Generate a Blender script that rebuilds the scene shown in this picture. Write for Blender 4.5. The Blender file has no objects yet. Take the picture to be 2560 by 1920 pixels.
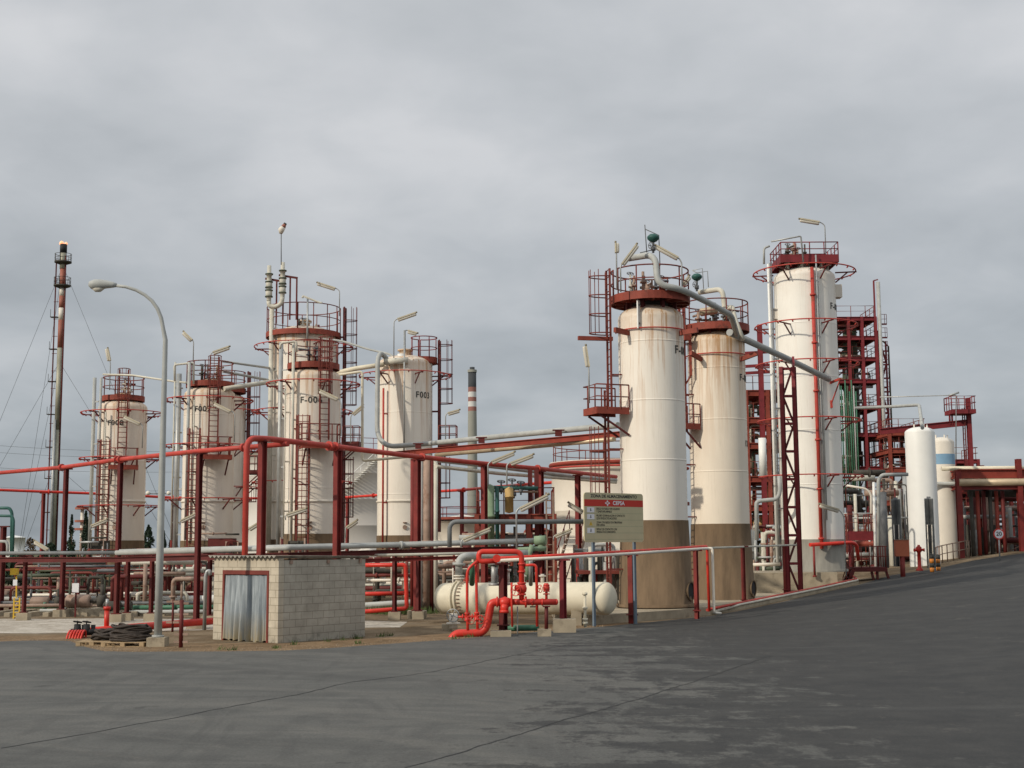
import bpy, math, random
from mathutils import Vector as V
R_ = math.radians
sc = bpy.context.scene
col = sc.collection
random.seed(7)
# ---------------------------------------------------------------- camera
CAMZ = 2.8; F = 3322.0; PITCH = math.atan((1366-960)/F); ROLL = 0.0067
cp, sp = math.cos(PITCH), math.sin(PITCH)
FW = V((0, cp, sp)); U0 = V((0, -sp, cp)); R0 = V((1, 0, 0))
UP = (U0 + R0*ROLL).normalized(); RT = (R0 - U0*ROLL).normalized()
cd = bpy.data.cameras.new('camera'); cam = bpy.data.objects.new('camera', cd); col.objects.link(cam)
from mathutils import Matrix
cam.matrix_world = Matrix(((RT.x, UP.x, -FW.x, 0), (RT.y, UP.y, -FW.y, 0), (RT.z, UP.z, -FW.z, CAMZ), (0, 0, 0, 1)))
cd.sensor_width = 36; cd.lens = 36*F/2560; cd.clip_end = 6000; cd.clip_start = 0.1
sc.camera = cam
sc.view_settings.view_transform = 'Standard'; sc.view_settings.look = 'None'
sc.view_settings.exposure = 0.0; sc.view_settings.gamma = 1
sc.render.resolution_x = 1024; sc.render.resolution_y = 768
# ---------------------------------------------------------------- light
SUN_A, SUN_E = R_(53), R_(29)
sdir = V((-math.sin(SUN_A)*math.cos(SUN_E), -math.cos(SUN_A)*math.cos(SUN_E), math.sin(SUN_E)))
sl = bpy.data.lights.new('sun', 'SUN'); sl.energy = 2.85; sl.angle = R_(1.2); sl.color = (1.0, 0.90, 0.76)
so = bpy.data.objects.new('sun', sl); col.objects.link(so)
so.rotation_euler = sdir.to_track_quat('Z', 'Y').to_euler(); so.location = (-40, -30, 60)
w = bpy.data.worlds.new('World'); sc.world = w; w.use_nodes = True
nt = w.node_tree; nt.nodes.clear(); N = nt.nodes.new; L = nt.links.new
def mth(nt, op, a, b=None, clamp=False):
    n = nt.nodes.new('ShaderNodeMath'); n.operation = op; n.use_clamp = clamp
    for i, v in enumerate((a, b)):
        if v is None: continue
        if hasattr(v, 'links') or hasattr(v, 'is_linked'): nt.links.new(v, n.inputs[i])
        else: n.inputs[i].default_value = v
    return n.outputs[0]
def ramp(nt, fac, stops):
    n = nt.nodes.new('ShaderNodeValToRGB'); cr = n.color_ramp
    while len(cr.elements) < len(stops): cr.elements.new(0.5)
    for e, (p, c) in zip(cr.elements, stops):
        e.position = p; e.color = (c[0], c[1], c[2], 1) if len(c) == 3 else c
    nt.links.new(fac, n.inputs[0]); return n.outputs[0]
def noise(nt, vec, scale, detail=6, rough=.55, dist=0):
    n = nt.nodes.new('ShaderNodeTexNoise'); n.inputs['Scale'].default_value = scale
    n.inputs['Detail'].default_value = detail; n.inputs['Roughness'].default_value = rough; n.inputs['Distortion'].default_value = dist
    nt.links.new(vec, n.inputs['Vector']); return n.outputs[0]
def mixc(nt, fac, a, b, mode='MIX'):
    n = nt.nodes.new('ShaderNodeMix'); n.data_type = 'RGBA'; n.blend_type = mode
    for s, v in ((n.inputs[0], fac), (n.inputs[6], a), (n.inputs[7], b)):
        if hasattr(v, 'is_linked'): nt.links.new(v, s)
        elif isinstance(v, (int, float)): s.default_value = v
        else: s.default_value = (v[0], v[1], v[2], 1)
    return n.outputs[2]
tc = N('ShaderNodeTexCoord'); sx = N('ShaderNodeSeparateXYZ'); L(tc.outputs['Generated'], sx.inputs[0])
zc = mth(nt, 'MAXIMUM', sx.outputs[2], 0.0)
den = mth(nt, 'ADD', zc, 0.30)
cx = mth(nt, 'DIVIDE', sx.outputs[0], den); cy = mth(nt, 'DIVIDE', sx.outputs[1], den)
cb = N('ShaderNodeCombineXYZ'); L(cx, cb.inputs[0]); L(mth(nt, 'MULTIPLY', cy, 1.0), cb.inputs[1])
cb.inputs[2].default_value = 3.3
n1 = noise(nt, cb.outputs[0], 1.9, 6, .48, .3)
n2 = noise(nt, cb.outputs[0], 5.5, 5, .5, .3)
nn = mth(nt, 'ADD', mth(nt, 'MULTIPLY', n1, .68), mth(nt, 'MULTIPLY', n2, .32))
zen = mth(nt, 'MULTIPLY', zc, 3.1, True)           # lighter cloud overhead, bluer and darker low down
lo = ramp(nt, nn, [(.37, (.265, .30, .332)), (.50, (.34, .38, .415)), (.63, (.44, .475, .505))])
hi = ramp(nt, nn, [(.37, (.49, .515, .54)), (.50, (.575, .595, .62)), (.63, (.68, .69, .71))])
cc = mixc(nt, zen, lo, hi)
ov = N('ShaderNodeMapRange'); ov.inputs[1].default_value = .45; ov.inputs[2].default_value = .85; ov.inputs[3].default_value = 1.0; ov.inputs[4].default_value = 1.75; L(zc, ov.inputs[0])
cm = N('ShaderNodeVectorMath'); cm.operation = 'SCALE'; L(cc, cm.inputs[0]); L(ov.outputs[0], cm.inputs['Scale']); cc = cm.outputs[0]   # brighter cloud overhead
sky = N('ShaderNodeTexSky'); sky.sky_type = 'NISHITA'; sky.sun_disc = False
sky.sun_elevation = SUN_E; sky.sun_rotation = R_(180)+SUN_A
b1 = N('ShaderNodeBackground'); L(sky.outputs[0], b1.inputs[0]); b1.inputs[1].default_value = 0.08
b2 = N('ShaderNodeBackground'); L(cc, b2.inputs[0]); b2.inputs[1].default_value = 1.0
mx = N('ShaderNodeMixShader'); mx.inputs[0].default_value = .93; L(b1.outputs[0], mx.inputs[1]); L(b2.outputs[0], mx.inputs[2])
wo = N('ShaderNodeOutputWorld'); L(mx.outputs[0], wo.inputs[0])
# ---------------------------------------------------------------- pixel -> place helpers (photo pixels 2560x1920)
CAM = V((0, 0, CAMZ))
def ray(px, py): return FW + RT*((px-1280)/F) + UP*((960-py)/F)
def P(px, py, Y):
    d = ray(px, py); return CAM + d*(Y/d.y)
def ss(a, b, x):
    t = min(1, max(0, (x-a)/(b-a))); return t*t*(3-2*t)
def TZ(X, Y):
    t = max(0, min(1.05, (X-8)/24))
    return 2.12*(t**1.35)*(1-ss(90, 135, Y)) if t > 0 else 0.0
def G(px, py):
    d = ray(px, py); Y = 12.0
    while Y < 400:
        p = CAM + d*(Y/d.y)
        if p.z <= TZ(p.x, p.y): break
        Y += .05
    return V((p.x, p.y, TZ(p.x, p.y)))
def HZ(px, py, Y): return P(px, py, Y).z
# ---------------------------------------------------------------- materials
M = {}
def mat(name, rgb, rough=.6, metal=0, var=.18, scale=1.6, spot=None, bump=0, spec=.3, fine=0):
    m = bpy.data.materials.new(name); m.use_nodes = True; t = m.node_tree
    b = t.nodes['Principled BSDF']; b.inputs['Roughness'].default_value = rough; b.inputs['Metallic'].default_value = metal
    b.inputs['Specular IOR Level'].default_value = spec
    g = t.nodes.new('ShaderNodeNewGeometry').outputs['Position']
    n = noise(t, g, scale, 6, .6)
    c = ramp(t, n, [(.3, tuple(x*(1-var) for x in rgb)), (.7, tuple(min(1, x*(1+var)) for x in rgb))])
    if spot:   # (colour, threshold, scale) dirt, rust or fading spots with a shape of their own
        n3 = noise(t, g, spot[2], 8, .65)
        f = ramp(t, n3, [(spot[1], (0, 0, 0)), (spot[1]+.1, (1, 1, 1))])
        c = mixc(t, mth(t, 'MULTIPLY', f, spot[3] if len(spot) > 3 else .8), c, spot[0])
    t.links.new(c, b.inputs['Base Color'])
    if bump:
        bn = t.nodes.new('ShaderNodeBump'); bn.inputs['Strength'].default_value = bump; bn.inputs['Distance'].default_value = .02
        t.links.new(noise(t, g, fine or scale*12, 6, .7), bn.inputs['Height']); t.links.new(bn.outputs[0], b.inputs['Normal'])
    M[name] = m; return m
RUST = (.16, .06, .025)
mat('red_pipe', (.42, .052, .038), .55, var=.22, spot=(RUST, .58, 2.4, .65))
mat('fire_red', (.55, .034, .020), .42, var=.2, scale=3, spot=((.28, .05, .03), .58, 3.5, .6), spec=.4)
mat('maroon', (.105, .017, .015), .6, var=.3, spot=((.09, .03, .02), .6, 2.5, .7))
mat('post_red', (.175, .024, .020), .6, var=.3, spot=((.12, .03, .02), .58, 2.2, .7))
mat('rail_red', (.165, .036, .026), .6, var=.25, spot=((.10, .03, .02), .6, 3, .7))
mat('plat_red', (.23, .048, .030), .65, var=.3, spot=((.07, .03, .02), .58, 2, .7))
mat('purple_red', (.175, .022, .026), .6, var=.25, spot=((.10, .02, .02), .6, 2, .7))
mat('beam_orange', (.25, .044, .028), .65, var=.2, spot=((.12, .04, .02), .6, 2, .6))
mat('galv', (.36, .37, .36), .45, .35, var=.2, spot=((.20, .19, .16), .62, 4, .6))
mat('grey_pipe', (.36, .37, .35), .55, var=.15, spot=((.2, .18, .14), .64, 3, .5))
mat('dark_pipe', (.13, .135, .14), .6, var=.25)
mat('pale_pipe', (.52, .50, .42), .55, var=.15, spot=((.35, .24, .13), .66, 2, .6))
mat('cream_pipe', (.62, .57, .44), .55, var=.12, spot=((.3, .2, .1), .66, 2, .5))
mat('tan_pipe', (.50, .40, .27), .4, .3, var=.15)
mat('brown_pipe', (.30, .21, .16), .6, var=.3, spot=(RUST, .55, 2, .6))
mat('lamp_body', (.50, .45, .33), .5, var=.12)
mat('lamp_dark', (.20, .17, .11), .5, var=.12)
mat('lens', (.55, .52, .44), .25, var=.05)
mat('black', (.02, .02, .02), .7)
mat('rubber', (.045, .036, .030), .75, var=.4, scale=6)
mat('concrete', (.34, .29, .21), .9, var=.22, spot=((.17, .14, .10), .58, 1.8, .7), bump=.4)
mat('white_tank', (.74, .74, .70), .45, var=.05, scale=.6)
mat('off_white', (.68, .63, .54), .5, var=.08, scale=.6)
mat('tank_grey', (.58, .55, .50), .6, var=.06, scale=.3)
mat('blue_band', (.19, .33, .46), .5, var=.1)
mat('green_paint', (.05, .15, .09), .5, var=.2)
mat('green_dark', (.03, .10, .085), .5, var=.2)
mat('sage', (.20, .28, .18), .6, var=.2)
mat('unit_dark', (.06, .055, .045), .8, var=.4)
mat('vessel_green', (.07, .085, .055), .6, var=.3)
mat('yellow', (.62, .40, .04), .5)
mat('orange', (.62, .22, .04), .5)
mat('wood', (.36, .26, .15), .8, var=.3, scale=6)
mat('blue_grey', (.13, .17, .21), .5, var=.1)
mat('sign_tan', (.50, .45, .28), .5, var=.05)
mat('sign_red', (.50, .04, .025), .5, var=.05)
mat('sign_white', (.72, .72, .74), .5, var=.03)
mat('ink', (.05, .05, .045), .6)
mat('box_orange', (.42, .12, .06), .6, var=.12)
mat('chimney_dark', (.05, .055, .06), .8, var=.15, scale=.2)
mat('chimney_red', (.26, .12, .10), .8, var=.1, scale=.2)
mat('chimney_white', (.55, .55, .53), .8, var=.06, scale=.2)
mat('chimney_grey', (.27, .27, .235), .85, var=.1, scale=.15)
mat('flare_grey', (.33, .32, .25), .6, .3, var=.3, scale=.3)
mat('flare_red', (.30, .11, .075), .6, var=.2, scale=.3)
mat('mid_pipe', (.16, .17, .17), .55, var=.2)
mat('wire', (.10, .11, .12), .7)
mat('leaf', (.030, .052, .030), .8, var=.5, scale=1.2)
mat('leaf_light', (.075, .10, .04), .8, var=.5, scale=1.2)
mat('bark', (.12, .09, .06), .9)
mat('roof_sheet', (.28, .26, .22), .85, var=.25, scale=3, spot=((.12, .11, .10), .55, 4, .7))
mat('yellowish', (.45, .30, .12), .6, var=.2)
def skirt_mat(name, base, dark):
    m = bpy.data.materials.new(name); m.use_nodes = True; t = m.node_tree; b = t.nodes['Principled BSDF']
    b.inputs['Roughness'].default_value = .85; b.inputs['Specular IOR Level'].default_value = .2
    g = t.nodes.new('ShaderNodeNewGeometry').outputs['Position']
    mp = t.nodes.new('ShaderNodeMapping'); mp.inputs['Scale'].default_value = (2.2, 2.2, .45); t.links.new(g, mp.inputs[0])
    n = noise(t, mp.outputs[0], 1.0, 8, .65)
    c = ramp(t, n, [(.32, dark), (.62, base)])
    t.links.new(c, b.inputs['Base Color']); M[name] = m
skirt_mat('skirt_tan', (.185, .128, .078), (.105, .074, .046))
skirt_mat('skirt_grey', (.30, .29, .25), (.20, .19, .165))
def shell_mat(name, base, rustamt=.8, top=1.3, longs=(.55, .66), rustc=(.42, .22, .09)):
    """cream paint; rust runs below the dome (object z = 0 at the shoulder); shallow horizontal dirt"""
    m = bpy.data.materials.new(name); m.use_nodes = True; t = m.node_tree; b = t.nodes['Principled BSDF']
    b.inputs['Roughness'].default_value = .5; b.inputs['Specular IOR Level'].default_value = .3
    o = t.nodes.new('ShaderNodeTexCoord').outputs['Object']
    sp_ = t.nodes.new('ShaderNodeSeparateXYZ'); t.links.new(o, sp_.inputs[0])
    n = noise(t, o, .45, 5, .6)
    c = ramp(t, n, [(.3, tuple(x*.94 for x in base)), (.7, tuple(min(1, x*1.04) for x in base))])
    mp = t.nodes.new('ShaderNodeMapping'); mp.inputs['Scale'].default_value = (3.2, 3.2, .12); t.links.new(o, mp.inputs[0])
    st = noise(t, mp.outputs[0], 1.3, 8, .7)                  # vertical runs
    stf = ramp(t, st, [(longs[0], (0, 0, 0)), (longs[1], (1, 1, 1))])
    zf = t.nodes.new('ShaderNodeMapRange'); zf.inputs[1].default_value = -6.5; zf.inputs[2].default_value = .2; t.links.new(sp_.outputs[2], zf.inputs[0])
    zp = mth(t, 'POWER', zf.outputs[0], 1.7)
    c = mixc(t, mth(t, 'MULTIPLY', mth(t, 'MULTIPLY', stf, zp), rustamt), c, rustc)
    zt = t.nodes.new('ShaderNodeMapRange'); zt.inputs[1].default_value = -1.5; zt.inputs[2].default_value = top; t.links.new(sp_.outputs[2], zt.inputs[0])
    n4 = noise(t, o, 2.4, 8, .7)
    f4 = mth(t, 'MULTIPLY', mth(t, 'POWER', zt.outputs[0], 1.3), ramp(t, n4, [(.3, (.35, .35, .35)), (.6, (1, 1, 1))]))
    c = mixc(t, mth(t, 'MULTIPLY', f4, rustamt), c, (.44, .25, .10))
    n5 = noise(t, mp.outputs[0], 5, 8, .75)
    c = mixc(t, mth(t, 'MULTIPLY', ramp(t, n5, [(.56, (0, 0, 0)), (.75, (1, 1, 1))]), .4), c, (.34, .28, .20))
    t.links.new(c, b.inputs['Base Color']); M[name] = m
shell_mat('shell_a', (.78, .73, .64), .9, longs=(.52, .60))
shell_mat('shell_b', (.76, .68, .56), 1.0, longs=(.47, .58))
shell_mat('shell_c', (.74, .68, .59), .8, longs=(.52, .62))
shell_mat('shell_w', (.80, .78, .71), .35, top=1.0)
# asphalt -----------------------------------------------------
def asphalt():
    m = bpy.data.materials.new('asphalt'); m.use_nodes = True; t = m.node_tree; b = t.nodes['Principled BSDF']
    b.inputs['Roughness'].default_value = .82; b.inputs['Specular IOR Level'].default_value = .25
    g = t.nodes.new('ShaderNodeNewGeometry').outputs['Position']
    s = t.nodes.new('ShaderNodeSeparateXYZ'); t.links.new(g, s.inputs[0])
    def mp(rz, sc_):
        n = t.nodes.new('ShaderNodeMapping'); n.inputs['Rotation'].default_value = (0, 0, rz); n.inputs['Scale'].default_value = sc_
        t.links.new(g, n.inputs[0]); return n.outputs[0]
    big = noise(t, g, .12, 5, .6, .8)
    streak = noise(t, mp(R_(-38), (.5, 1.5, 1)), .34, 9, .64, 1.8)
    arcs = noise(t, mp(R_(25), (1.8, .35, 1)), .42, 8, .62, 2.2)
    med = noise(t, g, .9, 12, .74)
    fine = noise(t, mp(R_(25), (1, .62, 1)), 1.5, 12, .78)
    grit = noise(t, g, 22, 8, .85)
    lightc = ramp(t, streak, [(.30, (.070, .071, .066)), (.5, (.092, .092, .085)), (.70, (.120, .117, .106))])
    lightc = mixc(t, mth(t, 'MULTIPLY', ramp(t, arcs, [(.50, (0, 0, 0)), (.62, (1, 1, 1))]), .45), lightc, (.060, .060, .057))
    lightc = mixc(t, mth(t, 'MULTIPLY', ramp(t, fine, [(.54, (0, 0, 0)), (.66, (1, 1, 1))]), .38), lightc, (.135, .130, .115))
    # long curved tyre sweeps round the turning area
    def sweep(cx_, cy_, sc_, lo_, hi_, amt, colr):
        nonlocal lightc
        dn = t.nodes.new('ShaderNodeVectorMath'); dn.operation = 'DISTANCE'; t.links.new(g, dn.inputs[0]); dn.inputs[1].default_value = (cx_, cy_, 0)
        vv = t.nodes.new('ShaderNodeCombineXYZ'); t.links.new(mth(t, 'ADD', dn.outputs['Value'], mth(t, 'MULTIPLY', streak, 1.6)), vv.inputs[0])
        t.links.new(mth(t, 'MULTIPLY', s.outputs[0], .07), vv.inputs[1]); t.links.new(mth(t, 'MULTIPLY', s.outputs[1], .05), vv.inputs[2])
        r_ = noise(t, vv.outputs[0], sc_, 6, .6)
        lightc = mixc(t, mth(t, 'MULTIPLY', ramp(t, r_, [(lo_, (0, 0, 0)), (hi_, (1, 1, 1))]), amt), lightc, colr)
    sweep(-16, 6, .9, .50, .62, .5, (.125, .121, .108))
    sweep(9, 52, 1.1, .52, .64, .45, (.055, .055, .052))
    darkc = ramp(t, med, [(.35, (.019, .020, .021)), (.65, (.042, .042, .040))])
    # newer dark surfacing to the right with a ragged, worn-through edge
    e = mth(t, 'MULTIPLY', mth(t, 'SUBTRACT', s.outputs[0], mth(t, 'MULTIPLY', s.outputs[1], .035)), .16)
    e = mth(t, 'ADD', e, mth(t, 'MULTIPLY', mth(t, 'SUBTRACT', big, .5), 2.2))
    e = mth(t, 'ADD', e, mth(t, 'MULTIPLY', mth(t, 'SUBTRACT', fine, .5), 3.4))
    e = mth(t, 'ADD', e, mth(t, 'MULTIPLY', mth(t, 'SUBTRACT', streak, .5), 2.4))
    md = t.nodes.new('ShaderNodeMapRange'); md.inputs[1].default_value = .05; md.inputs[2].default_value = .42; t.links.new(e, md.inputs[0])
    c = mixc(t, mth(t, 'MULTIPLY', md.outputs[0], .88), lightc, darkc)
    sw = noise(t, mp(R_(-10), (.10, 1.3, 1)), .30, 7, .62, .6)                    # swept pale bands
    c = mixc(t, mth(t, 'MULTIPLY', ramp(t, sw, [(.56, (0, 0, 0)), (.66, (1, 1, 1))]), .45), c, (.078, .078, .074))
    scf = noise(t, mp(R_(-20), (1, .6, 1)), 1.1, 12, .80)
    c = mixc(t, mth(t, 'MULTIPLY', ramp(t, scf, [(.585, (0, 0, 0)), (.64, (1, 1, 1))]), .42), c, (.115, .106, .092))
    st = noise(t, g, .55, 6, .6)
    c = mixc(t, mth(t, 'MULTIPLY', ramp(t, st, [(.66, (0, 0, 0)), (.70, (1, 1, 1))]), .5), c, (.024, .023, .022))   # oil stains
    c = mixc(t, .8, c, mixc(t, 1.0, c, ramp(t, grit, [(.3, (.45, .45, .45)), (.7, (1.55, 1.55, 1.55))]), 'MULTIPLY'))
    t.links.new(c, b.inputs['Base Color'])
    bn = t.nodes.new('ShaderNodeBump'); bn.inputs['Strength'].default_value = .35; bn.inputs['Distance'].default_value = .01
    t.links.new(grit, bn.inputs['Height']); t.links.new(bn.outputs[0], b.inputs['Normal']); M['asphalt'] = m
asphalt()
def groundmat(name, a, b_, c_, scale=.5, bump=.4):
    m = bpy.data.materials.new(name); m.use_nodes = True; t = m.node_tree; b = t.nodes['Principled BSDF']
    b.inputs['Roughness'].default_value = .95; b.inputs['Specular IOR Level'].default_value = .1
    g = t.nodes.new('ShaderNodeNewGeometry').outputs['Position']
    n = noise(t, g, scale, 8, .68, .6); f = noise(t, g, 9, 8, .75)
    c = ramp(t, n, [(.33, a), (.5, b_), (.66, c_)])
    c = mixc(t, .55, c, mixc(t, 1, c, ramp(t, f, [(.35, (.45, .45, .45)), (.65, (1.5, 1.5, 1.5))]), 'MULTIPLY'))
    t.links.new(c, b.inputs['Base Color'])
    bn = t.nodes.new('ShaderNodeBump'); bn.inputs['Strength'].default_value = bump; bn.inputs['Distance'].default_value = .05
    t.links.new(f, bn.inputs['Height']); t.links.new(bn.outputs[0], b.inputs['Normal']); M[name] = m
groundmat('dirt', (.105, .075, .045), (.17, .125, .078), (.23, .18, .12))
groundmat('gravel', (.30, .26, .21), (.40, .36, .30), (.54, .50, .43), 1.2)
mat('pebble', (.22, .165, .11), .9, var=.5, scale=8)
mat('weed', (.07, .10, .03), .8, var=.5, scale=4)
groundmat('verge', (.13, .088, .05), (.19, .128, .074), (.25, .175, .105), .9)
groundmat('field', (.055, .06, .028), (.09, .085, .045), (.14, .12, .07), .06)
# shed wall blocks (uses local coordinates: along, up)
def blockmat(name, axis, c1, c2, mortar):
    m = bpy.data.materials.new(name); m.use_nodes = True; t = m.node_tree; b = t.nodes['Principled BSDF']
    b.inputs['Roughness'].default_value = .9; b.inputs['Specular IOR Level'].default_value = .15
    o = t.nodes.new('ShaderNodeTexCoord').outputs['Object']; s = t.nodes.new('ShaderNodeSeparateXYZ'); t.links.new(o, s.inputs[0])
    cb = t.nodes.new('ShaderNodeCombineXYZ'); t.links.new(s.outputs[axis], cb.inputs[0]); t.links.new(s.outputs[2], cb.inputs[1])
    br = t.nodes.new('ShaderNodeTexBrick'); t.links.new(cb.outputs[0], br.inputs['Vector'])
    br.inputs['Scale'].default_value = 1; br.inputs['Brick Width'].default_value = .45; br.inputs['Row Height'].default_value = .222
    br.inputs['Mortar Size'].default_value = .009; br.inputs['Mortar Smooth'].default_value = .3; br.inputs['Bias'].default_value = 0
    br.inputs['Color1'].default_value = (*c1, 1); br.inputs['Color2'].default_value = (*c2, 1); br.inputs['Mortar'].default_value = (*mortar, 1)
    n = noise(t, o, 1.3, 8, .7); n2 = noise(t, o, 30, 5, .7)
    c = mixc(t, .6, br.outputs['Color'], mixc(t, 1, br.outputs['Color'], ramp(t, n, [(.3, (.6, .58, .52)), (.65, (1.25, 1.22, 1.15))]), 'MULTIPLY'))
    # damp, mossy splash stain along the foot
    zf = t.nodes.new('ShaderNodeMapRange'); zf.inputs[1].default_value = .5; zf.inputs[2].default_value = 0; t.links.new(s.outputs[2], zf.inputs[0])
    c = mixc(t, mth(t, 'MULTIPLY', mth(t, 'MULTIPLY', zf.outputs[0], ramp(t, n, [(.45, (0, 0, 0)), (.58, (1, 1, 1))])), .8), c, (.07, .07, .055))
    t.links.new(c, b.inputs['Base Color'])
    bn = t.nodes.new('ShaderNodeBump'); bn.inputs['Strength'].default_value = .6; bn.inputs['Distance'].default_value = .01
    hgt = mth(t, 'ADD', mth(t, 'MULTIPLY', br.outputs['Fac'], -1.0), mth(t, 'MULTIPLY', n2, .25))
    t.links.new(hgt, bn.inputs['Height']); t.links.new(bn.outputs[0], b.inputs['Normal']); M[name] = m
blockmat('block_front', 0, (.50, .455, .375), (.455, .41, .335), (.27, .235, .18))
blockmat('block_shaded', 1, (.40, .38, .33), (.365, .345, .30), (.25, .23, .195))  # darker copy of the front blocks: shade of the side wall painted into the colour
def doormat():
    m = bpy.data.materials.new('door_metal'); m.use_nodes = True; t = m.node_tree; b = t.nodes['Principled BSDF']
    b.inputs['Roughness'].default_value = .5; b.inputs['Metallic'].default_value = .3
    o = t.nodes.new('ShaderNodeTexCoord').outputs['Object']; s = t.nodes.new('ShaderNodeSeparateXYZ'); t.links.new(o, s.inputs[0])
    mp = t.nodes.new('ShaderNodeMapping'); mp.inputs['Scale'].default_value = (6, 6, .7); t.links.new(o, mp.inputs[0])
    n = noise(t, mp.outputs[0], 1.2, 7, .7)
    c = ramp(t, n, [(.35, (.17, .20, .22)), (.65, (.33, .37, .39))])
    zf = t.nodes.new('ShaderNodeMapRange'); zf.inputs[1].default_value = .9; zf.inputs[2].default_value = .0; t.links.new(s.outputs[2], zf.inputs[0])
    c = mixc(t, mth(t, 'MULTIPLY', mth(t, 'POWER', zf.outputs[0], 1.0), ramp(t, n, [(.38, (.3, .3, .3)), (.55, (1, 1, 1))])), c, (.30, .24, .13))
    t.links.new(c, b.inputs['Base Color']); M['door_metal'] = m
doormat()
fm = bpy.data.materials.new('flame'); fm.use_nodes = True; fb = fm.node_tree.nodes['Principled BSDF']
fb.inputs['Emission Color'].default_value = (1, .42, .22, 1); fb.inputs['Emission Strength'].default_value = 1.0; fb.inputs['Base Color'].default_value = (.8, .3, .1, 1)
fg = noise(fm.node_tree, fm.node_tree.nodes.new('ShaderNodeNewGeometry').outputs['Position'], 1.5)
fm.node_tree.links.new(ramp(fm.node_tree, fg, [(.3, (1, .3, .12)), (.7, (1, .62, .42))]), fb.inputs['Emission Color']); M['flame'] = fm
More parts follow.
